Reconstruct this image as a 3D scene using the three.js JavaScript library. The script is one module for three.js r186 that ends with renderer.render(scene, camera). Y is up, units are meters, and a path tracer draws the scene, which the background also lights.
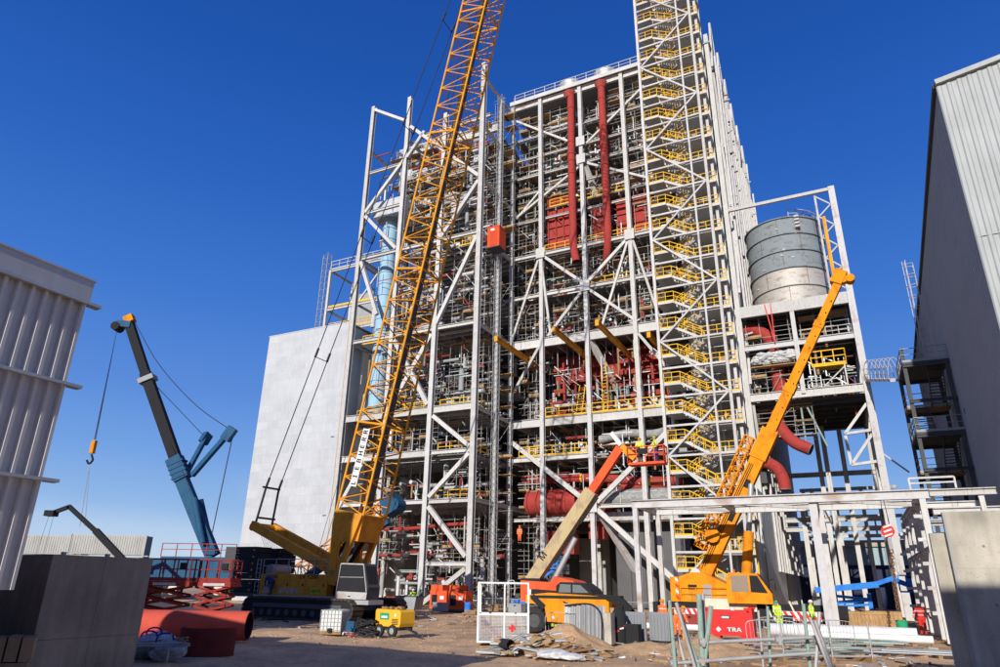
import * as THREE from 'three';
import { MarchingCubes } from 'three/addons/objects/MarchingCubes.js';
import { TextGeometry } from 'three/addons/geometries/TextGeometry.js';
import { FontLoader } from 'three/addons/loaders/FontLoader.js';

// ------------------------------------------------------------ camera, sky, sun, exposure
const scene = new THREE.Scene();
const camera = new THREE.PerspectiveCamera(53.13, 1024 / 683, 0.1, 6000);
camera.position.set(0, 2.5, 0);
camera.rotation.set(20.502 * Math.PI / 180, 0, 0.964 * Math.PI / 180, 'YXZ');

const ANG = 27 * Math.PI / 180;                                    // the site's grid is turned 27 degrees to the lens
const UX = Math.cos(ANG), UZ = Math.sin(ANG), VX = Math.sin(ANG), VZ = -Math.cos(ANG);
const SUN = new THREE.Vector3(0.07 * UX - VX, 0.40, 0.07 * UZ - VZ).normalize();

{ // clear autumn sky: deep blue above, paler towards the horizon, a little brighter round the sun
  const SKYK = .84, w = 512, h = 256, d = new Float32Array(w * h * 4);
  const stops = [[-90, .10, .10, .11], [-4, .22, .27, .33], [0, .62, .73, .84], [2, .50, .65, .83], [5, .30, .50, .82], [9, .18, .375, .79], [14, .105, .268, .72], [22, .050, .190, .63], [31, .026, .130, .53], [40, .0155, .096, .435], [52, .0105, .073, .355], [90, .008, .045, .26]];
  for (let j = 0; j < h; j++) for (let i = 0; i < w; i++) {
    const el = ((j + .5) / h - .5) * 180, az = ((i + .5) / w - .5) * 2 * Math.PI;
    let k = 0; while (k < stops.length - 2 && el > stops[k + 1][0]) k++;
    const a = stops[k], b = stops[k + 1], t = Math.min(1, Math.max(0, (el - a[0]) / (b[0] - a[0])));
    const y = Math.sin(el * Math.PI / 180), c = Math.cos(el * Math.PI / 180);
    const x = c * Math.cos(az), z = c * Math.sin(az);              // three's equirectangular: u = atan2(z, x) / 2pi + .5
    const g = Math.max(0, x * SUN.x + y * SUN.y + z * SUN.z), glow = el > -2 ? .4 * g ** 16 + .05 * g ** 3 : 0;
    // thin high streaks close to the horizon
    const s = Math.sin(az * 9 + Math.sin(az * 23) * .7 + el * .35) * Math.sin(az * 4.1 + 1.3 + el * .8), veil = el > 0 && el < 9 ? Math.max(0, s) * .07 * Math.sin(el / 9 * Math.PI) : 0;
    const o = (j * w + i) * 4;
    d[o] = a[1] + (b[1] - a[1]) * t + glow + veil; d[o + 1] = a[2] + (b[2] - a[2]) * t + glow * .9 + veil * .8; d[o + 2] = a[3] + (b[3] - a[3]) * t + glow * .7 + veil * .5; for (let q = 0; q < 3; q++) d[o + q] *= SKYK; d[o + 3] = 1;
  }
  const sky = new THREE.DataTexture(d, w, h, THREE.RGBAFormat, THREE.FloatType);
  sky.mapping = THREE.EquirectangularReflectionMapping; sky.magFilter = THREE.LinearFilter; sky.minFilter = THREE.LinearFilter; sky.needsUpdate = true;
  scene.background = sky; scene.environment = sky;
}
const sun = new THREE.DirectionalLight(new THREE.Color(1, .952, .875), 4.3);
sun.position.copy(SUN).multiplyScalar(200).add(new THREE.Vector3(0, 0, -60)); sun.target.position.set(0, 0, -60);
sun.castShadow = true; sun.shadow.mapSize.set(4096, 4096);
Object.assign(sun.shadow.camera, { left: -140, right: 140, top: 110, bottom: -110, near: 1, far: 500 });
scene.add(sun, sun.target);

const renderer = new THREE.WebGLRenderer({ antialias: true });
renderer.setSize(1024, 683); renderer.shadowMap.enabled = true;
renderer.toneMapping = THREE.LinearToneMapping; renderer.toneMappingExposure = 1.16;

// ------------------------------------------------------------ helpers
let seed = 7; const rnd = () => { seed = (seed * 1664525 + 1013904223) >>> 0; return seed / 4294967296; };
const rr = (a, b) => a + (b - a) * rnd(); const pick = a => a[Math.floor(rnd() * a.length)];
const V3 = (a) => new THREE.Vector3(a[0], a[1], a[2]);
function hash(x, y, s) { let n = (x * 374761393 + y * 668265263 + s * 974711) | 0; n = Math.imul(n ^ (n >>> 13), 1274126177); return ((n ^ (n >>> 16)) >>> 0) / 4294967296; }
function vnoise(x, y, per, s) { const xi = Math.floor(x), yi = Math.floor(y), fx = x - xi, fy = y - yi, sx = fx * fx * (3 - 2 * fx), sy = fy * fy * (3 - 2 * fy); const w = (a) => ((a % per) + per) % per;
  const a = hash(w(xi), w(yi), s), b = hash(w(xi + 1), w(yi), s), c = hash(w(xi), w(yi + 1), s), e = hash(w(xi + 1), w(yi + 1), s); return a + (b - a) * sx + (c - a) * sy + (a - b - c + e) * sx * sy; }
function fbm(u, v, f, oct, s) { let t = 0, a = .5, n = 0; for (let o = 0; o < oct; o++) { t += a * vnoise(u * f, v * f, f, s + o); n += a; a *= .5; f *= 2; } return t / n; }
function tex(size, fn, srgb = true) { const d = new Uint8Array(size * size * 4); for (let j = 0; j < size; j++) for (let i = 0; i < size; i++) { const c = fn(i / size, j / size), o = (j * size + i) * 4; for (let k = 0; k < 3; k++) d[o + k] = Math.max(0, Math.min(255, 255 * (Array.isArray(c) ? c[k] : c))); d[o + 3] = 255; }
  const t = new THREE.DataTexture(d, size, size); t.wrapS = t.wrapT = THREE.RepeatWrapping; t.magFilter = THREE.LinearFilter; t.minFilter = THREE.LinearMipmapLinearFilter; t.generateMipmaps = true; if (srgb) t.colorSpace = THREE.SRGBColorSpace; t.needsUpdate = true; return t; }
const rep = (t, m) => { const c = t.clone(); c.repeat.set(1 / m, 1 / m); c.needsUpdate = true; return c; };
// grime: blotches, fine speckle and rain streaks; stays attached to the paint
const T_grime = tex(512, (u, v) => { const b = fbm(u, v, 5, 5, 1), st = fbm(u, v * .12, 48, 2, 4), sp = hash(Math.floor(u * 512), Math.floor(v * 512), 9); return Math.min(1, .885 + .10 * b + .06 * (st - .3) - (sp > .988 ? .1 : 0)); });
const T_rust = tex(512, (u, v) => { const b = fbm(u, v, 7, 5, 21), g = fbm(u, v, 40, 2, 22), k = Math.max(0, b - .57) * 2.6; return [.93 + .07 * g - k * .22, .93 + .05 * g - k * .34, .93 + .05 * g - k * .42]; });
const T_conc = tex(512, (u, v) => { const b = fbm(u, v, 5, 5, 31), st = fbm(u, v * .1, 30, 2, 33), p = hash(Math.floor(u * 256), Math.floor(v * 256), 35); const g = .68 + .28 * b + .12 * (st - .5) - (p > .992 ? .22 : 0); return [g, g * .985, g * .955]; });
const T_soil = tex(1024, (u, v) => { const b = fbm(u, v, 6, 6, 41), c = fbm(u, v, 60, 3, 43), p = hash(Math.floor(u * 700), Math.floor(v * 700), 45); const g = .70 + .34 * b + .24 * (c - .5) + (p > .985 ? .22 : p < .02 ? -.16 : 0); return [g, g * (.955 - .05 * b), g * (.90 - .09 * b)]; });
const T_soilb = tex(512, (u, v) => .5 * fbm(u, v, 10, 5, 51) + .5 * fbm(u, v, 70, 3, 53), false);
const T_wood = tex(512, (u, v) => { const g = fbm(u, v * .08, 60, 3, 61), b = fbm(u, v, 5, 3, 62); const k = .66 + .24 * g + .16 * (b - .3); return [k, k * .96, k * .9]; });
const T_cloth = tex(256, (u, v) => .78 + .3 * (fbm(u, v, 8, 4, 71) - .4));
const T_steel = tex(512, (u, v) => { const b = fbm(u, v, 6, 5, 131), st = fbm(u, v * .06, 56, 3, 133), d = Math.max(0, st - .62) * 1.5 * (b > .45 ? 1 : .2), r = Math.max(0, fbm(u, v, 16, 4, 137) - .68) * .9; return [.9 + .1 * b - d * .5 - r * .4, .895 + .1 * b - d * .56 - r * .75, .885 + .1 * b - d * .62 - r]; });
const T_dust = tex(512, (u, v) => { const b = fbm(u, v, 5, 5, 151), f = fbm(u, v, 44, 3, 153), st = fbm(u, v * .07, 40, 3, 155), d = Math.max(0, b - .5) * 1.5 + Math.max(0, st - .6) * 1.1, sc = fbm(u * 1, v, 90, 2, 157) > .74 ? .18 : 0; return [.97 - d * .32 - sc * .5 + .04 * (f - .5), .97 - d * .38 - sc * .3, Math.min(1, .97 - d * .1 + sc)]; });
const lin = (r, g, b) => new THREE.Color().setRGB(r, g, b);
function mat(r, g, b, o = {}) { const { map = T_grime, m = 3, rough = .55, metal = 0, ...x } = o; return new THREE.MeshStandardMaterial({ color: lin(r, g, b), map: map ? rep(map, m) : null, roughness: metal > .25 ? Math.min(.8, rough + .15) : Math.min(.97, rough + .36), metalness: metal, ...x }); }
const M = {
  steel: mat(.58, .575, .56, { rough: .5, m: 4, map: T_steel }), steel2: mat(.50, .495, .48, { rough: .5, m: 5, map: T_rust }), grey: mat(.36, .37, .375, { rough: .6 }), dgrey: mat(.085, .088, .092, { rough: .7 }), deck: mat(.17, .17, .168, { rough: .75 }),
  galv: mat(.50, .515, .52, { rough: .42, metal: .5, m: 2 }), stube: mat(.46, .46, .44, { rough: .5, metal: .35, m: 2, map: T_rust }), yel: mat(.88, .50, .02, { rough: .5 }), red: mat(.37, .042, .033, { rough: .55, m: 3, map: T_rust }), redd: mat(.34, .052, .040, { rough: .7, m: 4, map: T_rust }),
  crane: mat(.80, .345, .016, { map: T_dust, rough: .68, m: 3 }), craneShade: mat(.74, .30, .014, { map: T_dust, rough: .45 }), craneO: mat(.82, .285, .004, { map: T_dust, rough: .7, m: 3 }), jlgO: mat(.86, .105, .02, { map: T_dust, rough: .45 }), jlgC: mat(.52, .40, .20, { map: T_dust, rough: .5 }), teal: mat(.007, .085, .17, { map: T_dust, rough: .42 }), blue: mat(.02, .22, .66, { map: T_dust, rough: .42 }), rope: mat(.03, .03, .033, { rough: .6, metal: .4, map: null }),  // darker orange copy puts shade into the crawler crane's body and boom foot
  black: mat(.018, .018, .02, { rough: .6 }), rubber: mat(.03, .029, .028, { rough: .9, map: T_rust, m: 1 }), track: mat(.085, .07, .055, { rough: .75, metal: .3, map: T_rust, m: 2 }), weight: mat(.022, .025, .032, { rough: .55 }), glass: new THREE.MeshPhysicalMaterial({ color: lin(.75, .8, .8), roughness: .05, transmission: .85, thickness: 0, metalness: 0 }),
  wood: mat(.62, .42, .22, { map: T_wood, m: 1.5, rough: .8 }), wood2: mat(.48, .30, .15, { map: T_wood, m: 1.2, rough: .85 }), ply: mat(.66, .47, .28, { map: T_wood, m: 2.5, rough: .8 }), conc: mat(.62, .58, .50, { map: T_conc, m: 3.5, rough: .9, bumpMap: rep(T_soilb, 1.2), bumpScale: .004 }), concShade: mat(.32, .305, .29, { map: T_conc, m: 3.2, rough: .92, bumpMap: rep(T_soilb, 1.2), bumpScale: .004 }),  // darker concrete has part of the lower left block's shade in its colour
  clad: mat(.53, .54, .55, { rough: .42, m: 9 }), cladG: mat(.41, .425, .415, { rough: .36, metal: .25, m: 7 }), tankG: mat(.235, .275, .29, { rough: .5, m: 3, map: T_rust }), tankS: mat(.50, .48, .43, { rough: .5, metal: .3, m: 2.5, map: T_rust }), white: mat(.80, .80, .78, { rough: .55 }), sheet: mat(.80, .80, .79, { map: T_cloth, m: 1.2, rough: .85 }), lagg: mat(.60, .60, .60, { rough: .38, metal: .55, m: 2 }),
  ductB: mat(.36, .56, .72, { rough: .5, m: 4 }), navy: mat(.025, .034, .085, { rough: .5, m: 5 }), cont: mat(.74, .71, .63, { rough: .55, map: T_rust, m: 5 }), redp: mat(.80, .02, .016, { rough: .4 }), hose: mat(.022, .022, .024, { rough: .75 }), ibc: mat(.74, .75, .72, { rough: .5 }), bag: mat(.55, .58, .68, { map: T_cloth, m: .8, rough: .9 }), hivis: mat(.55, .78, .03, { rough: .8, map: T_cloth }), hivo: mat(.95, .20, .03, { rough: .8, map: T_cloth }), green: mat(.02, .35, .16, { rough: .6 }), stubeG: mat(.28, .40, .33, { rough: .55, map: T_rust, m: 1 }), cream: mat(.72, .66, .52, { rough: .5 }), lime: mat(.52, .58, .02, { rough: .6 }), rib: mat(.60, .59, .575, { rough: .5, m: 3 }), flash: mat(.47, .49, .52, { rough: .45, m: 5 }),
};
M.soil = mat(.73, .56, .385, { map: T_soil, m: 7, rough: .97, bumpMap: rep(T_soilb, 3.1), bumpScale: .05 });
M.sand = mat(.74, .55, .35, { map: T_soil, m: 3.3, rough: .97, bumpMap: rep(T_soilb, 1.1), bumpScale: .03 });
M.contW = mat(.50, .49, .45, { rough: .55, m: 5 }); M.kerb = mat(.36, .30, .22, { map: T_conc, m: 1.5, rough: .9 });
M.seam = mat(.17, .10, .07, { rough: .8 });
M.steelA = mat(.62, .615, .60, { rough: .5, m: 5, map: T_steel }); M.steelB = mat(.53, .52, .50, { rough: .55, m: 3.3, map: T_steel }); M.steelC = mat(.55, .55, .54, { rough: .5, m: 6, map: T_rust }); M.panelD = mat(.10, .10, .104, { rough: .45, metal: .3, m: 3 }); M.lagW = mat(.46, .455, .44, { map: T_cloth, m: 1.6, rough: .6 }); M.cladA = mat(.523, .536, .549, { rough: .42, m: 7 }); M.cladB = mat(.535, .545, .555, { rough: .42, m: 11 }); M.scissor = mat(.30, .03, .022, { rough: .6, map: T_rust });

const taken = {}; const numbered = n => { const k = taken[n] = (taken[n] ?? -1) + 1; return k ? n + '_' + String(k).padStart(3, '0') : n; };
const P = (x, y, z) => [x, y, z];
class B { // collects faces; mesh() makes one named Mesh
  constructor() { this.p = []; this.n = []; }
  tri(a, b, c, na, nb, nc) { this.p.push(...a, ...b, ...c); this.n.push(...na, ...(nb || na), ...(nc || na)); }
  quad(a, b, c, d, n) { this.tri(a, b, c, n); this.tri(a, c, d, n); }
  box(x0, y0, z0, x1, y1, z1) { return this.ob([(x0 + x1) / 2, (y0 + y1) / 2, (z0 + z1) / 2], [1, 0, 0], [0, 1, 0], [0, 0, 1], Math.abs(x1 - x0) / 2, Math.abs(y1 - y0) / 2, Math.abs(z1 - z0) / 2); }
  ob(c, X, Y, Z, a, b, d) {
    const v = (i, j, k) => [0, 1, 2].map(t => c[t] + X[t] * a * i + Y[t] * b * j + Z[t] * d * k), neg = q => q.map(t => -t);
    this.quad(v(1, -1, 1), v(1, -1, -1), v(1, 1, -1), v(1, 1, 1), X); this.quad(v(-1, -1, -1), v(-1, -1, 1), v(-1, 1, 1), v(-1, 1, -1), neg(X));
    this.quad(v(-1, 1, 1), v(1, 1, 1), v(1, 1, -1), v(-1, 1, -1), Y); this.quad(v(-1, -1, -1), v(1, -1, -1), v(1, -1, 1), v(-1, -1, 1), neg(Y));
    this.quad(v(-1, -1, 1), v(1, -1, 1), v(1, 1, 1), v(-1, 1, 1), Z); this.quad(v(1, -1, -1), v(-1, -1, -1), v(-1, 1, -1), v(1, 1, -1), neg(Z)); return this;
  }
  frame(a, b, hint) { const d = V3(b).sub(V3(a)), L = d.length(); d.normalize(); let u = hint ? V3(hint) : Math.abs(d.y) > .94 ? new THREE.Vector3(0, 0, 1) : new THREE.Vector3(0, 1, 0); const s = new THREE.Vector3().crossVectors(u, d).normalize(); u = new THREE.Vector3().crossVectors(d, s); return { d: d.toArray(), s: s.toArray(), u: u.toArray(), L, c: [0, 1, 2].map(i => (a[i] + b[i]) / 2) }; }
  bar(a, b, w, h = w, hint) { const f = this.frame(a, b, hint); return this.ob(f.c, f.s, f.u, f.d, w / 2, h / 2, f.L / 2); }
  ib(a, b, w, h, hint, t = .055) { const f = this.frame(a, b, hint), of = k => f.c.map((q, i) => q + f.u[i] * k); this.ob(of(h / 2 - t / 2), f.s, f.u, f.d, w / 2, t / 2, f.L / 2); this.ob(of(-h / 2 + t / 2), f.s, f.u, f.d, w / 2, t / 2, f.L / 2); return this.ob(f.c, f.s, f.u, f.d, t * .4, h / 2 - t, f.L / 2 - .004); }
  tube(a, b, r, n = 6, r2 = r, cap = true) { const f = this.frame(a, b), R = []; for (let i = 0; i <= n; i++) { const t = i / n * 2 * Math.PI, c = Math.cos(t), s = Math.sin(t); R.push([0, 1, 2].map(k => f.s[k] * c + f.u[k] * s)); }
    const at = (q, m, rad) => q.map((t, k) => t + m[k] * rad), nd = f.d.map(t => -t);
    for (let i = 0; i < n; i++) { const A = at(a, R[i], r), Bq = at(a, R[i + 1], r), C = at(b, R[i + 1], r2), D = at(b, R[i], r2); this.tri(A, Bq, C, R[i], R[i + 1], R[i + 1]); this.tri(A, C, D, R[i], R[i + 1], R[i]); if (cap) { this.tri(b, D, C, f.d); this.tri(a, Bq, A, nd); } } return this; }
  path(pts, r, n = 7, seg = 0, curve = true) { const c = curve ? new THREE.CatmullRomCurve3(pts.map(V3), false, 'centripetal') : (() => { const q = new THREE.CurvePath(); for (let i = 0; i + 1 < pts.length; i++) q.add(new THREE.LineCurve3(V3(pts[i]), V3(pts[i + 1]))); return q; })(); return this.geo(new THREE.TubeGeometry(c, seg || pts.length * 5, r, n, false)); }
  geo(g, m) { if (g.index) g = g.toNonIndexed(); if (m) g.applyMatrix4(m); const p = g.attributes.position.array, n = g.attributes.normal.array; for (let i = 0; i < p.length; i++) { this.p.push(p[i]); this.n.push(n[i]); } return this; }
  cyl(x, y, z, r, h, n = 20, r2 = r) { return this.tube([x, y, z], [x, y + h, z], r, n, r2); }
  lathe(x, y, z, prof, n = 24) { return this.geo(new THREE.LatheGeometry(prof.map(q => new THREE.Vector2(q[0], q[1])), n), new THREE.Matrix4().makeTranslation(x, y, z)); }
  poly(pts, x0, x1, ax = 'z') { // extruded outline; ax is the axis of extrusion
    const s = new THREE.Shape(pts.map(q => new THREE.Vector2(q[0], q[1]))), g = new THREE.ExtrudeGeometry(s, { depth: x1 - x0, bevelEnabled: false }); const m = new THREE.Matrix4().makeTranslation(0, 0, x0); g.applyMatrix4(m);
    if (ax === 'x') g.applyMatrix4(new THREE.Matrix4().makeBasis(new THREE.Vector3(0, 0, -1), new THREE.Vector3(0, 1, 0), new THREE.Vector3(1, 0, 0))); if (ax === 'y') g.applyMatrix4(new THREE.Matrix4().makeBasis(new THREE.Vector3(1, 0, 0), new THREE.Vector3(0, 0, -1), new THREE.Vector3(0, 1, 0))); return this.geo(g); }
  mesh(name, m, parent, kind) {
    const p = new Float32Array(this.p), n = new Float32Array(this.n), uv = new Float32Array(p.length / 3 * 2);
    for (let i = 0, j = 0; i < p.length; i += 3, j += 2) { const ax = Math.abs(n[i]), ay = Math.abs(n[i + 1]), az = Math.abs(n[i + 2]); if (ay > ax && ay > az) { uv[j] = p[i]; uv[j + 1] = p[i + 2]; } else if (ax > az) { uv[j] = p[i + 2] + .37; uv[j + 1] = p[i + 1]; } else { uv[j] = p[i]; uv[j + 1] = p[i + 1]; } }
    const g = new THREE.BufferGeometry(); g.setAttribute('position', new THREE.BufferAttribute(p, 3)); g.setAttribute('normal', new THREE.BufferAttribute(n, 3)); g.setAttribute('uv', new THREE.BufferAttribute(uv, 2));
    const o = new THREE.Mesh(g, m); o.castShadow = o.receiveShadow = true; o.name = parent ? name : numbered(name); (parent || scene).add(o); if (kind) o.userData.kind = kind; return o;
  }
}
const tag = (o, label, category, group) => { Object.assign(o.userData, { label, category }); if (group) o.userData.group = group; return o; };
const structure = o => { o.userData.kind = 'structure'; return o; };
const toWorld = (u, y, v) => new THREE.Vector3(u * UX + v * VX, y, u * UZ + v * VZ);
// a thing on the site grid: local x runs along u, local z towards the photographer; L() takes grid coordinates
function site(name, label, category, u, v, o = {}) { const g = new THREE.Group(); g.name = numbered(name); g.position.copy(toWorld(u, o.y || 0, v)); g.rotation.y = -ANG + (o.turn || 0); tag(g, label, category, o.group); scene.add(g); g.L = (a, y, b) => [a - u, y - (o.y || 0), v - b]; return g; }
// a thing at a free spot, x and z in world metres; turn 0 keeps its local x to the photographer's right
function free(name, label, category, x, z, o = {}) { const g = new THREE.Group(); g.name = numbered(name); g.position.set(x, o.y || 0, z); g.rotation.y = o.turn || 0; tag(g, label, category, o.group); scene.add(g); return g; }
const font = await new FontLoader().loadAsync('fonts/droid/droid_sans_bold.typeface.json');
function text(str, size, m, parent, pos, rot = [0, 0, 0], name = 'lettering', sx = 1) { const g = new TextGeometry(str, { font, size, depth: .006, curveSegments: 3, bevelEnabled: false }); g.scale(sx, 1, 1); const o = new THREE.Mesh(g, m); o.name = name; o.position.set(...pos); o.rotation.set(...rot); parent.add(o); return o; }
function mem(T, name, a, b, w, h = w, m = M.steel, kind = 'i', hint) { if (m === M.steel) m = pick([M.steel, M.steel, M.steelA, M.steelB, M.steelC]); const g = new B(), A = T.L(...a), Bq = T.L(...b); if (kind === 'i') g.ib(A, Bq, w, h, hint); else if (kind === 'b') g.bar(A, Bq, w, h, hint); else g.tube(A, Bq, w / 2, 9); return g.mesh(name, m, T); }
// guard rail: posts, top rail, knee rail and toe board along a run of points
function rail(g, pts, hgt = 1.1, r = .03, step = 1.5, toe = true) { for (let i = 0; i + 1 < pts.length; i++) { const a = pts[i], b = pts[i + 1], L = Math.hypot(b[0] - a[0], b[1] - a[1], b[2] - a[2]), n = Math.max(1, Math.round(L / step)); const up = (q, k) => [q[0], q[1] + k, q[2]], lp = t => a.map((q, k) => q + (b[k] - q) * t);
  g.bar(up(a, hgt), up(b, hgt), r * 2); g.bar(up(a, hgt * .55), up(b, hgt * .55), r * 1.6); if (toe) g.bar(up(a, .1), up(b, .1), .025, .17); for (let k = 0; k <= n; k++) { const q = lp(k / n); g.bar(q, up(q, hgt), r * 1.9); } } return g; }
// scaffold bay grid: standards, ledgers, braces and boarded lifts
function scaffold(T, u0, u1, v0, v1, y0, y1, o = {}) { const { bay = 2, lift = 2, keep = .9, boards = .55, dep = 1.3, r = .028 } = o; const g = new B(), w = new B(); const nu = Math.max(1, Math.round((u1 - u0) / bay)), nv = Math.max(1, Math.round((v1 - v0) / dep)), ny = Math.max(1, Math.round((y1 - y0) / lift)); const U = i => u0 + (u1 - u0) * i / nu, V = i => v0 + (v1 - v0) * i / nv, Y = i => y0 + (y1 - y0) * i / ny;
  for (let i = 0; i <= nu; i++) for (let k = 0; k <= nv; k++) if (rnd() < keep) g.tube(T.L(U(i) + rr(-.1, .1), y0, V(k)), T.L(U(i) + rr(-.1, .1), y1 + rr(.1, 1.4), V(k)), r, 5, r, false);
  for (let j = 0; j <= ny; j++) for (let k = 0; k <= nv; k++) { for (let i = 0; i < nu; i++) { if (rnd() < keep) g.tube(T.L(U(i) - .2, Y(j) + rr(-.08, .08), V(k)), T.L(U(i + 1) + .2, Y(j) + rr(-.08, .08), V(k)), r, 5, r, false); if (k === 0 && rnd() < keep * .8) { g.tube(T.L(U(i) - .2, Y(j) + .55, V(0)), T.L(U(i + 1) + .2, Y(j) + .55, V(0)), r, 4, r, false); g.tube(T.L(U(i) - .2, Y(j) + 1.05, V(0)), T.L(U(i + 1) + .2, Y(j) + 1.05, V(0)), r, 4, r, false); } if (k === 0 && j < ny && rnd() < .22) g.tube(T.L(U(i), Y(j), V(0) - .05), T.L(U(i + 1), Y(j + 1), V(0) - .05), r, 4, r, false); } }
  for (let j = 0; j <= ny; j++) for (let i = 0; i < nu; i++) { for (let k = 0; k < nv; k++) if (rnd() < keep * .7) g.tube(T.L(U(i), Y(j) - .06, V(k) - .2), T.L(U(i), Y(j) - .06, V(k + 1) + .2), r, 4, r, false); if (rnd() < boards) { const a = T.L(U(i) - .1, Y(j) + .06, V(0)), b = T.L(U(i + 1) + .1, Y(j) + .06, V(1)); w.box(a[0], a[1], a[2], b[0], a[1] + .05, b[2]); if (rnd() < .45) w.box(a[0], a[1] + .06, a[2] + .02, b[0], a[1] + .28, a[2] + .05); } }
  g.mesh('scaffold_tubes', o.m || M.stube, T, 'stuff'); if (w.p.length) w.mesh('scaffold_boards', M.wood, T, 'stuff'); }

// ------------------------------------------------------------ ground
{
  const g = new B(), X0 = -64, X1 = 44, Z0 = -104, Z1 = 6, c = .75;
  const nx = Math.round((X1 - X0) / c), nz = Math.round((Z1 - Z0) / c);
  const hgt = (x, z) => { const e = Math.min(1, Math.min(x - X0, X1 - x, z - Z0, Z1 - z) / 6); if (e <= 0) return 0; const s = 1 / 128; let y = (fbm(x * s + 9, z * s + 9, 24, 4, 81) - .5) * .34; const t = x * .93 + z * .36, r = Math.abs(((t * .42) % 1 + 1) % 1 - .5); y -= r < .1 ? .09 * (1 - r / .1) : r < .16 ? -.04 * (1 - Math.abs(r - .13) / .03) : 0; return (y - .03) * e; };
  const H = []; for (let i = 0; i <= nx; i++) { H.push([]); for (let j = 0; j <= nz; j++) H[i].push(hgt(X0 + i * c, Z0 + j * c)); }
  const nrm = (i, j) => { const a = H[Math.min(nx, i + 1)][j] - H[Math.max(0, i - 1)][j], b = H[i][Math.min(nz, j + 1)] - H[i][Math.max(0, j - 1)], v = new THREE.Vector3(-a / (2 * c), 1, -b / (2 * c)).normalize(); return v.toArray(); };
  for (let i = 0; i < nx; i++) for (let j = 0; j < nz; j++) { const q = (a, b) => [X0 + a * c, H[a][b], Z0 + b * c]; g.tri(q(i, j), q(i, j + 1), q(i + 1, j + 1), nrm(i, j), nrm(i, j + 1), nrm(i + 1, j + 1)); g.tri(q(i, j), q(i + 1, j + 1), q(i + 1, j), nrm(i, j), nrm(i + 1, j + 1), nrm(i + 1, j)); }
  const F = 1600, up = [0, 1, 0], xe = X0 + nx * c, ze = Z0 + nz * c, Q = (a, b, d, e) => g.quad([a, 0, e], [d, 0, e], [d, 0, b], [a, 0, b], up);
  Q(-F, -F, X0, F); Q(xe, -F, F, F); Q(X0, -F, xe, Z0); Q(X0, ze, xe, F);
  const o = structure(g.mesh('ground', M.soil)), p = o.geometry.attributes.position, C = new Float32Array(p.count * 3); // damp, dry and tracked soil
  for (let i = 0; i < p.count; i++) { const x = p.getX(i), z = p.getZ(i), s = 1 / 96, a = fbm(x * s + 7, z * s + 7, 14, 5, 141), b = fbm(x * s + 3, z * s + 3, 60, 3, 147), k = .72 + .5 * a + .22 * (b - .5) - (a < .42 ? (.42 - a) * 1.6 : 0); C.set([Math.min(1, k), Math.min(1, k * (.96 + .06 * a)), Math.min(1, k * (.92 + .1 * a))], i * 3); }
  o.geometry.setAttribute('color', new THREE.BufferAttribute(C, 3)); o.material = M.soil.clone(); o.material.vertexColors = true;
}
// loose stones and clods over the yard: real geometry, too many to count
{
  const g = new B(); for (let i = 0; i < 1500; i++) { const u = rr(-30, 3), v = rr(22, 52), w = toWorld(u, 0, v), s = .015 + .05 * rnd() ** 3; const geo = new THREE.IcosahedronGeometry(s, 0); const m = new THREE.Matrix4().makeRotationY(rnd() * 6).scale(new THREE.Vector3(1, .6, 1.2)); m.setPosition(w.x, .01, w.z); g.geo(geo, m); }
  const o = g.mesh('loose_stones', M.soil, null, 'stuff'); o.userData.label = 'loose stones and clods scattered over the sandy yard'; o.userData.category = 'stones';
}
// ------------------------------------------------------------ near left: ribbed metal wall that throws the long shadow over the yard
{
  const T = site('ribbed_shed', 'ribbed grey metal wall with flat parapet at the left edge of the photo', 'shed', -11.1, 6.2);
  const b = new B(); b.box(-14, 2.29, 0, -.06, 7.25, 22); b.mesh('wall', M.rib, T);
  for (let k = 0, z = .05; z < 21.8; z += .205, k++) { const s = new B(); s.poly([[z - .045, -.06], [z - .025, .012], [z + .025, .012], [z + .045, -.06]].map(q => [q[1], -q[0]]), 2.292, 6.84, 'y'); s.mesh('rib', M.rib, T); }
  new B().box(-.07, 6.86, -.02, .03, 7.27, 22).mesh('parapet_flashing', M.flash, T);
  new B().box(-.2, 7.27, -.04, .05, 7.3, 22).mesh('coping', M.flash, T);
  for (const y of [6.83, 5.4, 3.87]) { const l = new B(); l.box(.013, y, -.2, .10, y + .05, 22); l.box(-.055, y - .004, -.2, .012, y + .046, -.02); l.mesh('rail', M.galv, T); }
  new B().box(-13.6, -.3, .06, -.5, 2.29, 21.5).mesh('plinth', M.black, T);
}
{ // precast concrete block behind its corner
  const T = site('concrete_block', 'large concrete block at the lower left with shade put into its colour', 'concrete block', -13.05, 7.8);
  for (const [z0, z1] of [[-2.06, -1.036], [-1.03, 0]]) for (const [y0, y1] of [[-.2, 1.42], [1.426, 2.86]]) new B().box(-7, y0, z0, 0, y1, z1).mesh('block', M.concShade, T); for (const z of [-.3, -.75, -1.35, -1.8]) for (const y of [.7, 2.1]) new B().tube([0, y, z], [.008, y, z], .024, 12).mesh('tie_plug', M.concShade, T); const l = new B(); for (const z of [-.55, -1.45]) l.tube([-.6, 2.86, z], [-.6, 2.93, z], .05, 8); l.mesh('lifting_socket', M.galv, T);
}
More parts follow.
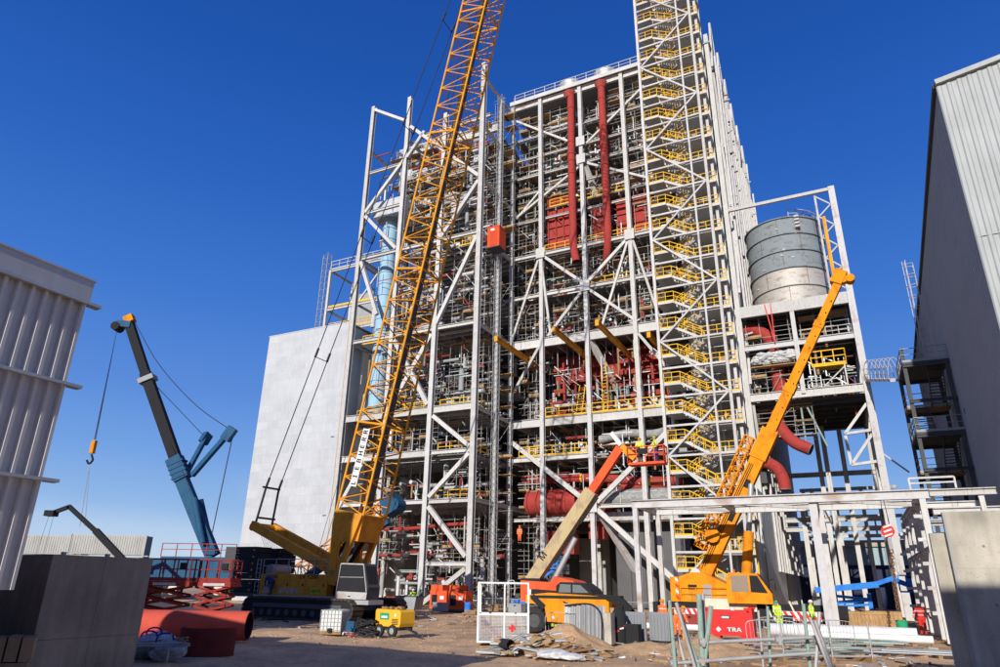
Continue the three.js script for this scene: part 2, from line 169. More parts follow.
{ // kerb stones stacked on end
  const T = free('kerb_stone_stack', 'stack of pale kerb stones standing on end in the lower left corner', 'kerb stones', -8.2, -12.6, { turn: .5 });
  for (let k = 0; k < 5; k++) { const s = new B(); s.ob([-.62 + k * .205, 1.32 + (k % 2) * .012, (k % 3) * .012], [Math.cos(.02 * k), Math.sin(.015 * (k % 3 - 1)), 0], [-Math.sin(.015 * (k % 3 - 1)), 1, 0], [0, 0, 1], .088, .19, .3); s.mesh('kerb_stone', M.kerb, T); }
  for (let r = 0; r < 4; r++) for (let k = 0; k < 2; k++) { const s = new B(); s.box(-.75 + k * .51, .03 + r * .275, -.3, -.25 + k * .51, .295 + r * .275, .3); s.mesh('kerb_stone', M.kerb, T); }
}
{ // tall sheds outside the frame, whose shade lies over the left of the yard and up the wall on the right
  const T = site('tall_shed', 'tall plain grey shed left of the frame shading the crawler crane', 'shed', -40, 2);
  new B().box(-90, 0, -6, 11.4, 19, 12).mesh('wall', M.cladG, T); new B().box(-90.2, 19, -6.1, 11.5, 19.15, 12.2).mesh('roof', M.grey, T);
  const R = site('flat_roofed_shed', 'flat roofed grey shed behind the photographer shading the concrete wall', 'shed', 10, -9);
  new B().box(-8.6, 0, -5.9, 12, 11.7, 8).mesh('wall', M.cladG, R); new B().box(-8.7, 11.7, -6, 12.1, 11.85, 8.1).mesh('roof', M.grey, R);
}
// ------------------------------------------------------------ near right: concrete wall slabs
{
  const T = site('concrete_wall', 'pale concrete wall slabs at the right edge of the photo', 'wall', 2.1, 20);
  new B().box(0, -.2, -.25, 11, 4.31, 0).mesh('slab', M.conc, T); new B().box(-.33, -.2, -.52, 1.2, 3.83, -.26).mesh('slab', M.conc, T); new B().box(.016, -.2, .0, .05, 4.28, .012).mesh('edge_strip', M.grey, T); for (let i = 0; i < 6; i++) for (const y of [.9, 2.2, 3.5]) new B().tube([.7 + i * 1.2, y, 0], [.7 + i * 1.2, y, .008], .03, 12).mesh('tie_plug', M.concShade, T); for (const y of [1.55, 3.0]) new B().box(.06, y, 0, 10.9, y + .012, .006).mesh('form_fin', M.conc, T);
}
// ------------------------------------------------------------ right building with sunlit gable and shaded long side
{
  const T = site('ribbed_hall', 'tall hall of ribbed pale metal cladding at the right', 'building', 7.6, 36.2, { turn: -2.4 * Math.PI / 180 });
  const W = 34, D = 54, H = 28, rise = x => H + x * .14, b = new B();
  b.poly([[.06, 0], [W, 0], [W, rise(17) - 2.4], [17, rise(17)], [.06, rise(.06)]].map(q => [q[0], q[1]]), -D, -.06); b.mesh('wall', M.cladG, T);
  const gb = new B(); gb.poly([[0, 0], [W, 0], [W, rise(17) - 2.4], [17, rise(17)], [0, H]], -.055, 0); gb.mesh('gable_sheet', M.cladG, T);
  for (let x = .12; x < 20; x += .46) { const s = new B(); s.poly([[x - .13, 0], [x - .07, .05], [x + .07, .05], [x + .13, 0]].map(q => [q[0], -q[1]]), 0, Math.min(rise(x), rise(17) - (x - 17) * .14) - .2, 'y'); s.mesh('gable_rib', M.cladG, T); }
  for (let z = -.3; z > -D; z -= .5) { const s = new B(); s.poly([[.0, z - .07], [-.032, z - .04], [-.032, z + .04], [.0, z + .07]].map(q => [q[0] + .06, -q[1]]), 0, H - .25, 'y'); s.mesh('side_rib', M.cladG, T); }
  new B().bar([-.02, H + .02, .06], [17, rise(17) + .02, .06], .34, .28).mesh('gable_trim', M.cladG, T); new B().bar([-.02, H + .0, -.12], [-.02, H + .0, -D], .2, .26).mesh('eaves_gutter', M.dgrey, T);
  for (const y of [9.3, 18.7]) { const l = new B(); l.box(.04, y, -.0, 20, y + .05, .062); l.mesh('joint_flashing', M.cladG, T); }
  new B().box(.01, 14.1, -19.2, .03, 14.5, -19).mesh('wall_fixing', M.black, T);
}
{ // dark steel escape stair on the shaded side
  const T = site('escape_stair', 'dark steel escape stair climbing the shaded side of the hall', 'stair', 7, 60), L = T.L;
  for (const [u, v] of [[5.6, 57.5], [5.6, 62.5], [8.35, 57.5], [8.35, 62.5]]) mem(T, 'column', [u, 0, v], [u, u < 6 ? 19.9 : 18.8, v], .26, .26, M.dgrey, 'i');
  for (const [k, y] of [18.8, 16, 13.4, 10.9, 8.2, 5.4, 2.7].entries()) {
    const full = k % 2 === 0, v0 = full ? 57.3 : 60.6, v1 = 62.7, a = L(5.5, y - .12, v1), c = L(8.5, y, v0); new B().box(a[0], a[1], a[2], c[0], c[1], c[2]).mesh('platform', full ? M.dgrey : M.wood2, T);
    rail(new B(), [L(5.5, y, v0), L(5.5, y, v1)], 1.1, .026).mesh('handrail', M.grey, T); rail(new B(), [L(5.5, y, v0), L(8.5, y, v0)], 1.1, .026).mesh('handrail', M.grey, T);
    mem(T, 'beam', [5.5, y - .25, 57.3], [8.5, y - .25, 57.3], .18, .24, M.dgrey); mem(T, 'beam', [5.5, y - .25, 62.7], [8.5, y - .25, 62.7], .18, .24, M.dgrey);
    const y2 = [18.8, 16, 13.4, 10.9, 8.2, 5.4, 2.7, 0][k + 1], f = new B(), va = k % 2 ? 60.4 : 58.4, vb = k % 2 ? 58.4 : 60.6, u0 = k % 2 ? 5.9 : 7.2, n = 13;
    for (const s of [0, 1]) f.bar(L(u0 + s * 1, y - .15, va), L(u0 + s * 1, y2 - .05, vb), .05, .25); for (let i = 1; i < n; i++) { const t = i / n; f.bar(L(u0 + .03, y + (y2 - y) * t, va + (vb - va) * t), L(u0 + .97, y + (y2 - y) * t, va + (vb - va) * t), .22, .035); } f.mesh('flight', M.dgrey, T);
  }
}
{ // caged ladder to the roof
  const T = site('caged_ladder', 'caged steel ladder rising from the escape stair to the hall roof', 'ladder', 8.3, 63), L = T.L, g = new B(), c = new B();
  for (const s of [-.25, .25]) g.tube(L(8.3, 18.8, 63 + s), L(8.3, 29.2, 63 + s), .03, 5); for (let y = 19; y < 29; y += .3) g.tube(L(8.3, y, 62.75), L(8.3, y, 63.25), .018, 4); g.mesh('ladder', M.galv, T);
  for (let y = 21.2; y < 29.6; y += 1) { const pts = []; for (let k = 0; k <= 8; k++) { const t = k / 8 * Math.PI; pts.push(L(8.3 - Math.sin(t) * .75, y, 63 - Math.cos(t) * .38)); } c.path(pts, .03, 4); } for (const t of [.25, .5, .75]) c.bar(L(8.3 - Math.sin(t * Math.PI) * .75, 21.2, 63 - Math.cos(t * Math.PI) * .38), L(8.3 - Math.sin(t * Math.PI) * .75, 29.6, 63 - Math.cos(t * Math.PI) * .38), .05, .02); c.mesh('cage', M.steel2, T);
}
// ------------------------------------------------------------ pale panelled wall left of the steelwork
{
  const T = site('panelled_building', 'windowless building of smooth pale grey panels behind the crawler crane', 'building', -54.4, 63.4);
  const b = new B(); b.box(-13.8, 0, -28, -.1, 33.9, -.17); b.mesh('wall', M.clad, T);
  for (let k = 0; k < 31; k++) for (const [x0, x1] of [[-13.92, -6.703], [-6.698, 0]]) { const s = new B(); s.box(x0, k * 1.1 + .0025, -.168, x1, (k + 1) * 1.1 - .0025, 0); s.mesh('panel', pick([M.clad, M.cladA, M.cladB]), T); }
  new B().box(-14, 34.1, -28.1, .05, 34.22, .04).mesh('coping', M.clad, T); new B().box(.02, 0, -.2, .12, 34.3, .03).mesh('corner_trim', M.ply, T);
  const k = new B(); for (const y of [9.6, 19]) k.box(-1.05, y, .002, -.55, y + .1, .05); k.mesh('fixing', M.dgrey, T);
}
// ------------------------------------------------------------ far things
{
  const T = site('navy_building', 'long low building with navy wall and pale glazed upper strip seen through the steel frame', 'building', 4, 110);
  new B().box(-12, 0, -20, 30, 5.6, 0).mesh('wall', M.navy, T); const gl = mat(.34, .46, .48, { rough: .4, m: 4 });
  for (let k = 0; k < 14; k++) new B().box(-12 + k * 3.0, 5.62, -19, -12 + k * 3.0 + 2.96, 8, -.1).mesh('upper_panel', gl, T); new B().box(-12.2, 8.02, -20, 30, 8.9, .25).mesh('roof_edge', M.conc, T);
}
const contDirs = [[-50.6, -92, .16, 'white shipping container, nearest the blue crane, top of its stack', 2], [-60.5, -95, .16, 'white shipping container left of the nearest stack', 2], [-72, -97, .16, 'white shipping container half hidden by the ribbed shed', 2]];
for (const [x, z, turn, label, n] of contDirs) for (let k = n; k >= 0; k--) {
  const T = free('shipping_container', k === 2 ? label : label.replace('container', `container ${k ? 'in the middle' : 'at the bottom'} of its stack`).replace(', top of its stack', ''), 'container', x, z, { turn, y: k * 2.55, group: 'white containers' });
  const b = new B(); b.box(-4.6, .05, -1.15, 4.6, 2.45, 1.15); b.mesh('body', M.contW, T);
  for (const s of [-1, 1]) { const r = new B(); for (let i = 0; i < 30; i++) r.box(-4.4 + i * .3, .2, s * 1.151, -4.27 + i * .3, 2.3, s * 1.19); r.mesh('side_ribs', M.contW, T, 'stuff'); }
  const e = new B(); for (let i = 0; i < 7; i++) e.box(4.601, .2, -1 + i * .3, 4.64, 2.3, -.87 + i * .3); e.mesh('end_ribs', M.contW, T, 'stuff'); for (const [i, j] of [[-1, -1], [-1, 1], [1, -1], [1, 1]]) new B().box(i * 4.55 - .09, .0, j * 1.15 - .09, i * 4.55 + .09, 2.5, j * 1.15 + .09).mesh('corner_post', M.contW, T);
}

// ------------------------------------------------------------ steel frame of the boiler house, front bays (plane v = 72) and its right flank
const LV = [10.7, 16.1, 20.6, 30.7, 37, 43, 50.2, 56.2, 62];
{
  const T = site('boiler_house_frame', 'tall white steel frame of the boiler house with red casings inside', 'steel frame', -25, 72);
  for (const u of [-35.1, -30.8, -24.85, -18.9]) mem(T, 'column', [u, 0, 72], [u, 68, 72], .5, .52, M.steel, 'i', [0, 0, 1]);
  const BM = (y, u0, u1, h, w = .36, v = 72.05) => mem(T, 'beam', [u0, y, v], [u1, y, v], w, h);
  for (const [u0, u1] of [[-34.78, -31.12], [-30.48, -25.18], [-24.52, -19.22], [-18.58, -15.7]]) { BM(67.4, u0, u1, .9); BM(30.6, u0, u1, 1.15); BM(20.5, u0, u1, 1.0); for (const y of [42.9, 37.1]) BM(y, u0, u1, .5); for (const y of [55.7, 58.7, 53]) BM(y, u0, u1, .32, .26, 72.7); BM(62.2, u0, u1, .28, .24, 72.8); BM(48.6, u0, u1, .3, .26, 72.8); }
  for (const [u0, u1] of [[-34.78, -31.12], [-30.48, -25.18]]) BM(16.2, u0, u1, .55);
  BM(10.6, -24.5, -15.7, .4, .35, 72.4); BM(9.3, -34.7, -25.2, .35, .3, 72.4);
  const BR = (a, b, w = .36) => { const v = a[1] > 45 ? 72.66 : 71.98; w *= .82; return mem(T, 'brace', [a[0], a[1], v], [b[0], b[1], v], w, w, M.steel, 'b'); };
  // top storeys
  BR([-34.9, 65.8], [-25.1, 58.4], .36); BR([-24.6, 58.4], [-16, 65.2], .36); BR([-25.1, 55.4], [-34.8, 49.6]); BR([-24.6, 55.6], [-15.9, 50.6]); BR([-34.8, 49.4], [-31.2, 53], .3);
  // star shaped bracing between 43 m and the big girder
  BR([-31, 42.8], [-35, 31.3], .34); BR([-30.9, 42.7], [-29.6, 31.4], .34); BR([-30.6, 42.6], [-25.2, 37.7], .46); BR([-19, 42.7], [-24.5, 37.7], .46); BR([-19.1, 42.6], [-23, 31.4], .34); BR([-18.7, 42.6], [-16, 31.4], .34); BR([-25.2, 36.7], [-30, 31.3], .42); BR([-24.5, 36.7], [-18.6, 31.4], .42);
  // below the girder and at the foot
  BR([-31.2, 30], [-34.6, 24.6], .4); BR([-18.6, 29.9], [-15.6, 25.4], .4); BR([-34.7, 18.3], [-25.4, 11], .62); BR([-16, 18.2], [-24.3, 11], .62); BR([-24.3, 10.2], [-15.9, 2.6], .62);
  for (const [u, y] of [[-24.85, 37.1], [-30.8, 42.9], [-18.9, 42.9], [-24.85, 55.7], [-24.85, 10.6], [-24.85, 58.5]]) { const c = T.L(u, y, 71.6), g = new B(); g.box(c[0] - .6, c[1] - .7, c[2] - .02, c[0] + .6, c[1] + .7, c[2] + .04); g.mesh('gusset_plate', M.steel, T); }
  for (const [a, b] of [[[-24.6, 30, 72.5], [-21.2, 20.4, 80]], [[-24.5, 10.4, 72.5], [-20.2, 0, 80]], [[-24.6, 55, 72.5], [-21.8, 43, 80]]]) mem(T, 'brace', a, b, .6, .6, M.steel, 'b');
  // rows behind
  for (const v of [80, 90, 101, 111.5]) for (const u of [-35, -27, -18, -7.6]) mem(T, 'column', [u, 0, v], [u, 67.5, v], .6, .6, M.steel2, 'i', [0, 0, 1]);
  for (const y of LV) { for (const u of [-34.9, -7.6]) mem(T, 'beam', [u, y, 72.4], [u, y, 111], .35, .5, M.steel); if (y > 17) mem(T, 'beam', [-34.6, y, 80], [-8, y, 80], .35, .55, M.steel2); }
  // right flank: close set columns, struts and brackets
  for (let v = 72; v <= 111; v += 3) { mem(T, 'column', [-7.45, 0, v], [-7.45, 69.6 - (v > 100 ? 1 : 0), v], .5, .55, M.steel, 'i', [0, 0, 1]); mem(T, 'column', [-6.75, v > 74 ? 4 : 31, v + 1.2], [-6.75, rr(62, 68.6), v + 1.2], .24, .24, M.steel, 'b'); }
  for (let k = 0; k < 13; k++) { const v = 72 + k * 3; for (let y = 12; y < 66; y += 10.5) { const up = (k + Math.round(y)) % 2; mem(T, 'brace', [-7.05, y + (up ? 0 : 9.5), v + .2], [-7.05, y + (up ? 9.5 : 0), v + 2.8], .26, .26, M.steel, 'b'); } }
  { const g = new B(); for (let i = 0; i < 36; i++) { const v = rr(72, 111), y = rr(12, 68), a = T.L(-7.1, y, v), b = T.L(-7.1 + rr(.4, 1.15), y + rr(-.2, .2), v); g.bar(a, b, .12, .18); } g.mesh('flank_brackets', M.steel2, T, 'stuff'); }
  { const a = T.L(-9.2, 1, 111), c = T.L(-8.4, 66, 81); new B().box(a[0], a[1], a[2], c[0], c[1], c[2]).mesh('added_flank_backing', M.dgrey, T); }  // dark backing added behind the flank columns for contrast
  // floors seen from below: deck sheet with joists
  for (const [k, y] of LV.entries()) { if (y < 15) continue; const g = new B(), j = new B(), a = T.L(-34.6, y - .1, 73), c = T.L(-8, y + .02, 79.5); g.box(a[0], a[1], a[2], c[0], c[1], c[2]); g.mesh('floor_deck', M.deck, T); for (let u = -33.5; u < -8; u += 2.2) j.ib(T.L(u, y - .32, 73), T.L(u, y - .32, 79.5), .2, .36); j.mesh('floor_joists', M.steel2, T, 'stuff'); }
  // roof: deck, edge, guard rail
  { const a = T.L(-35.4, 68, 71.6), c = T.L(-7, 68.22, 112); new B().box(a[0], a[1], a[2], c[0], c[1], c[2]).mesh('roof_deck', M.grey, T); const e = new B(); e.bar(T.L(-35.4, 68.1, 71.5), T.L(-15.6, 68.1, 71.5), .12, .62); e.mesh('roof_edge', M.steel, T); rail(new B(), [T.L(-34.6, 68.2, 71.5), T.L(-15.8, 68.2, 71.5)], 1.2, .04, 1.6).mesh('roof_guard_rail', M.steel, T); rail(new B(), [T.L(-7, 68.2, 76), T.L(-7, 68.2, 111)], 1.2, .04, 1.6).mesh('roof_guard_rail', M.steel, T); }
  // platform guard rails, painted yellow
  for (const [u0, u1, y, v] of [[-30.3, -25.2, 21, 71.8], [-24.5, -15.8, 21, 71.8], [-33.8, -25.3, 16.5, 71.85], [-30.5, -19.2, 43.2, 72.5], [-33.5, -31.2, 16.5, 73], [-18.4, -15.8, 43.2, 72.5], [-30, -19, 50.4, 73.2], [-24.4, -19.2, 37.4, 73]]) rail(new B(), [T.L(u0, y, v), T.L(u1, y, v)], 1.15, .042, 1.5).mesh('yellow_guard_rail', M.yel, T);
  { const g = new B(), L = T.L; for (const s of [-.35, .35]) g.bar(L(-26.6 + s, 21.1, 73), L(-26.2 + s, 25, 73.6), .09); for (let k = 1; k < 11; k++) g.bar(L(-26.95 + .04 * k, 21.1 + k * .36, 73 + .055 * k), L(-26.25 + .04 * k, 21.1 + k * .36, 73 + .055 * k), .06); g.mesh('yellow_ladder', M.yel, T); const h = new B(); for (const s of [-.3, .3]) h.bar(L(-23.6 + s, 21.1, 74), L(-23.6 + s, 27.5, 74), .09); for (let y = 21.4; y < 27.4; y += .4) h.bar(L(-23.9, y, 74), L(-23.3, y, 74), .06); h.mesh('yellow_ladder', M.yel, T); }
}
// ------------------------------------------------------------ boiler pressure parts and ducts behind the frame: each its own thing
{
  const T = site('boiler_casing', 'huge boiler casing with red stiffeners deep inside the frame', 'boiler', -21, 79), L = T.L;
  const bx = (n, m, u0, u1, y0, y1, v0, v1) => { const a = L(u0, y0, v1), c = L(u1, y1, v0); return new B().box(a[0], a[1], a[2], c[0], c[1], c[2]).mesh(n, m, T); };
  bx('casing', M.dgrey, -33, -9, 8.5, 66.8, 80.2, 108); bx('upper_casing', M.red, -30.4, -26.9, 43.4, 51.8, 73.5, 80); bx('upper_casing', M.red, -21, -17, 43.4, 49.8, 74, 80); bx('upper_casing', M.redd, -24.4, -22.4, 43.4, 49.8, 74.4, 80); bx('furnace_wall', M.redd, -31, -17, 21.2, 23.6, 76.6, 80.1); bx('furnace_wall', M.redd, -31, -17, 26.4, 30, 76.6, 80.1); bx('furnace_recess', M.dgrey, -31, -17, 23.6, 26.4, 79.4, 80.1); bx('insulated_wall', M.lagg, -32, -10, 51, 55.2, 77.5, 80.1); bx('insulated_wall', M.grey, -33, -10, 58.5, 66, 77, 80.1); bx('insulated_wall', M.lagg, -32, -17, 37.6, 42.2, 77.8, 80.1); bx('hopper', M.dgrey, -24, -15.5, .2, 9.4, 77, 80.1); bx('lower_beam', M.steel2, -33, -15.8, 9.2, 10.1, 74.2, 74.8);
  bx('rear_wall', M.dgrey, -36, -8, 0, 9, 100, 101); bx('ash_hopper', M.grey, -33, -27, 0, 8, 84, 92);
  for (let y = 22; y < 30; y += 1.45) for (const [u0, u1] of [[-31, -28.6], [-27.4, -23.6], [-22.4, -17]]) if (rnd() < .85) bx('buckstay', M.redd, u0 + rr(0, .5), u1 - rr(0, .4), y, y + rr(.3, .6), 75.6, 76.59);
  for (let y = 44; y < 51; y += 1.6) { bx('stiffener', M.redd, -30.45, -26.85, y, y + .22, 73.3, 73.49); bx('stiffener', M.redd, -21.05, -16.95, y, y + .22, 73.8, 73.99); } for (let u = -30.4; u < -27; u += 1.1) bx('stiffener', M.redd, u, u + .14, 43.5, 51.7, 73.25, 73.49);
  for (let k = 0; k < 5; k++) bx('hopper_panel', M.panelD, -23.9 + k * 1.68, -22.35 + k * 1.68, .4, 9.2, 76.9, 76.98);
  for (const [u, y] of [[-29.4, 26], [-27.9, 24], [-18.2, 27.5], [-20, 25], [-16.6, 24.5]]) bx('red_post', M.redd, u, u + .3, Math.max(21.2, y - 3.4), y + 3, 75.2, 75.5);
}
const pipe = (name, label, pts, r, m, o = {}) => { const c = pts[0], T = site(name, label, 'pipe', c[0], c[2], { y: c[1], group: o.group }); new B().path(pts.map(q => T.L(...q)), r, 18, 40).mesh('pipe_run', m, T); for (const [a, b] of o.bands || []) new B().tube(T.L(...a), T.L(...b), r * 1.07, 18).mesh('flange', o.bm || m, T); if (o.bore) { const [a, b] = o.bore; new B().tube(T.L(...a), T.L(...b), r * .86, 18).mesh('dark_bore_disc', M.black, T); const d = new B(); d.tube(T.L(...a), T.L(...a.map((q, i) => q + (b[i] - q) * .3)), r * 1.05, 18, r * 1.05, false); d.mesh('end_ring', M.steel2, T); } return T; };  // black disc paints the dark inside of the open pipe
for (const [u, top, lab] of [[-26.3, 66.6, 'tall red downcomer pipe, the left one of the two under the roof'], [-21.7, 66.6, 'tall red downcomer pipe, the right one of the two under the roof']]) {
  const T = site('red_downcomer', lab, 'pipe', u, 71.95, { y: 41, group: 'red downcomer pipes' }), L = T.L, left = u < -25;
  new B().path(left ? [[u + .15, top, 71.95], [u + .1, 62, 71.95], [u, 55, 71.95], [u, 46, 71.95], [u, 43, 71.95], [u + .3, 40.8, 71.95]].map(q => L(...q)) : [[u, top, 71.95], [u, 55, 71.95], [u, 46, 71.95], [u, 43.6, 71.95], [u - .5, 41.2, 72.8], [u - 1.6, 40.2, 75]].map(q => L(...q)), .5, 18, 60).mesh('pipe_run', M.red, T);
  for (const y of [58.8, 56.9, 55.8, 53.8, 64.4]) new B().tube(L(u + (y > 60 && left ? .12 : 0), y, 71.95), L(u + (y > 60 && left ? .12 : 0), y + .3, 71.95), .56, 18).mesh('collar', M.red, T); new B().tube(L(u, 66.4, 71.95), L(u, 67.2, 71.95), .55, 16, .9).mesh('top_cone', M.redd, T);
}
pipe('red_header', 'long red header pipe crossing the frame above the big ringed duct', [[-34.4, 14.2, 74.4], [-30, 14.1, 74.4], [-25, 14, 74.4], [-20, 13.4, 74.4], [-15.4, 13.2, 74.4]], .5, M.red, { bands: [[[-32, 14.17, 74.4], [-31.8, 14.17, 74.4]], [[-27, 14.05, 74.4], [-26.8, 14.05, 74.4]], [[-19, 13.32, 74.4], [-18.8, 13.31, 74.4]]], bm: M.yel });
{ const T = site('ringed_duct', 'fat red ringed duct lying across the lower left bays', 'duct', -29.8, 73.9, { y: 11.3 }), L = T.L; new B().tube(L(-33.4, 11.35, 73.9), L(-27.2, 11.4, 73.9), 1.4, 26).mesh('duct', M.red, T); for (let u = -33.2; u < -27.2; u += 1.18) new B().tube(L(u, 11.36, 73.9), L(u + .16, 11.36, 73.9), 1.54, 26).mesh('ring', M.red, T); new B().path([[-27.3, 11.4, 73.9], [-26, 11.4, 74.6], [-25, 11.2, 75.4], [-24.6, 10, 76.4], [-24.6, 8.4, 76.8]].map(q => L(...q)), 1.2, 22, 30).mesh('elbow', M.redd, T); new B().box(-1.6, -5.6, -.6, 1.7, -3, -2.4).mesh('drop_leg', M.redd, T); new B().box(3.4, -4, -.9, 5.2, -1.6, -2.6).mesh('drop_leg', M.redd, T); }
{ const T = site('wrapped_duct', 'white wrapped duct crossing the lower right bays', 'duct', -20, 74.3, { y: 11.5 }), L = T.L; new B().tube(L(-24.2, 11.6, 74.3), L(-15.6, 11.6, 74.3), .95, 22).mesh('duct', M.lagW, T); for (let u = -23; u < -16; u += 2.1) new B().tube(L(u, 11.6, 74.3), L(u + .1, 11.6, 74.3), 1.03, 22).mesh('strap', M.grey, T); new B().tube(L(-23.8, 12.9, 75), L(-15.8, 12.9, 75), .7, 16).mesh('red_duct', M.redd, T); }
{ const T = site('wrapped_pipe', 'white sheeted pipe run below the yellow railed walkway', 'pipe', -20, 73.6, { y: 18 }), L = T.L; new B().path([[-24.3, 18.2, 73.6], [-21, 18.7, 73.7], [-18, 18.4, 73.6], [-15.8, 18.8, 73.6]].map(q => L(...q)), .48, 12, 24).mesh('wrapping', M.lagW, T); for (let k = 0; k < 6; k++) new B().bar(L(-24 + k * 1.4, 17.35, 73.2), L(-22.7 + k * 1.4, 17.38, 73.2), .9, .06).mesh('board', M.wood, T); }
for (const [u, lab] of [[-26.9, 'round silver vent cap on the boiler house roof, the left one'], [-21.6, 'round silver vent cap on the boiler house roof, the right one']]) { const T = site('roof_vent', lab, 'vent', u, 74, { y: 68.22, group: 'roof vent caps' }); new B().lathe(0, 0, 0, [[1.5, 0], [1.5, 1.7], [1.65, 1.75], [1.65, 2.1], [1.2, 2.35], [0, 2.45]], 24).mesh('cap', M.lagg, T); new B().cyl(0, .7, 0, 1.56, .12, 24).mesh('band', M.galv, T); }
for (const [u, lab] of [[-32.7, 'yellow runway beam jutting out below the big girder, leftmost'], [-25.6, 'yellow runway beam jutting out below the big girder, beside the middle column on its left'], [-20.7, 'yellow runway beam jutting out below the big girder, right of the middle column'], [-16.7, 'yellow runway beam jutting out below the big girder, next to the stair tower']]) { const T = site('runway_beam', lab, 'beam', u, 68, { y: 28.4, group: 'yellow runway beams' }); new B().ib(T.L(u, 28.5, u > -17 ? 69 : 63.2), T.L(u, 28.5, 76), .34, .6).mesh('beam', M.crane, T); new B().box(-.2, -.25, T.L(u, 0, u > -17 ? 69 : 63.2)[2] + .002, .2, .42, T.L(u, 0, u > -17 ? 69 : 63.2)[2] + .05).mesh('end_stop', M.crane, T); }
// scaffolds inside the front bays
for (const [u0, u1, v0, v1, y0, y1, lab, o] of [
  [-34.6, -26.8, 73.2, 75.8, 52, 66, 'dense scaffold under the roof, left of the red downcomers', { bay: 1.6, lift: 2, boards: .6 }], [-21, -15.8, 73, 75.6, 51.5, 66.5, 'dense scaffold under the roof between the red downcomers and the stair tower', { bay: 1.5, boards: .5 }],
  [-34.6, -31, 73, 75.6, 31.4, 51, 'tall scaffold beside the left column row above the girder', { bay: 1.3 }], [-29.8, -18.6, 73.6, 76.2, 31.4, 42.6, 'wide scaffold inside the star shaped bracing', { bay: 1.5, lift: 1.9, boards: .7 }], [-18.6, -15.8, 73.4, 76, 31.4, 50, 'narrow scaffold beside the stair tower above the girder', { bay: 1.4 }], [-26, -22, 74.6, 77, 42, 66, 'slim scaffold behind the red downcomers', { bay: 1.4, boards: .3 }],
  [-34.4, -31, 73.4, 76, 3, 30, 'tall scaffold in the lowest left bay', { bay: 1.3 }], [-30, -17, 75.6, 77, 11, 20, 'scaffold behind the red header pipe', { bay: 1.9, boards: .6 }], [-36.4, -33.4, 68.8, 71.4, 0, 66, 'full height scaffold tower in the corner between the two frames', { bay: 1.5, boards: .3, lift: 2, keep: .3 }]]) { const T = site('scaffold', lab, 'scaffold', u0, v0, { y: y0, group: 'scaffolds in the boiler house' }); scaffold(T, u0, u1, v0, v1, y0, y1, o); }
// site clutter inside: lagging, crates, cable trays
{ const T = site('plant_clutter', 'mass of lagged pipework, valves and trays crowded inside the frame', 'pipework', -25, 77), L = T.L, g = new B(), r = new B(), w = new B(), k = new B();
  for (let i = 0; i < 900; i++) { const u = rr(-34, -9), y = pick([16.2, 20.8, 31, 37.3, 43.2, 50.4, 56.4, 62.2]) + rr(.1, 2.6), v = rr(73.6, 79), L2 = rr(.6, 3.4), d = rnd(), t = d < .45 ? [u + L2, y, v] : d < .8 ? [u, y + Math.min(L2, 2.6), v] : [u, y, v + 1]; const b = pick([g, g, g, w, k, r]); b.tube(L(u, y, v), L(...t), rr(.06, .24), 7); }
  for (let i = 0; i < 260; i++) { const u = rr(-34, -9.5), y = pick([16.2, 21, 31, 37.3, 43.2, 50.4, 56.4, 62.2]), v = rr(74, 79), s = rr(.3, 1), c = L(u, y, v), b = pick([g, w, w, k, r, g]); b.box(c[0], c[1], c[2], c[0] + s * rr(.6, 1.8), c[1] + rr(.4, 1.7), c[2] - s); }
  for (let i = 0; i < 60; i++) { const u = rr(-33, -12), y = pick([31, 37.3, 43.2, 50.4, 56.4, 62.2]) + rr(3, 5), c = L(u, y, rr(73.5, 77)); k.box(c[0], c[1], c[2], c[0] + rr(2, 6), c[1] + .1, c[2] - .5); }
  g.mesh('lagged_pipes', M.lagg, T, 'stuff'); r.mesh('red_pieces', M.redd, T, 'stuff'); w.mesh('wrapped_pieces', M.sheet, T, 'stuff'); k.mesh('dark_pieces', M.grey, T, 'stuff'); }
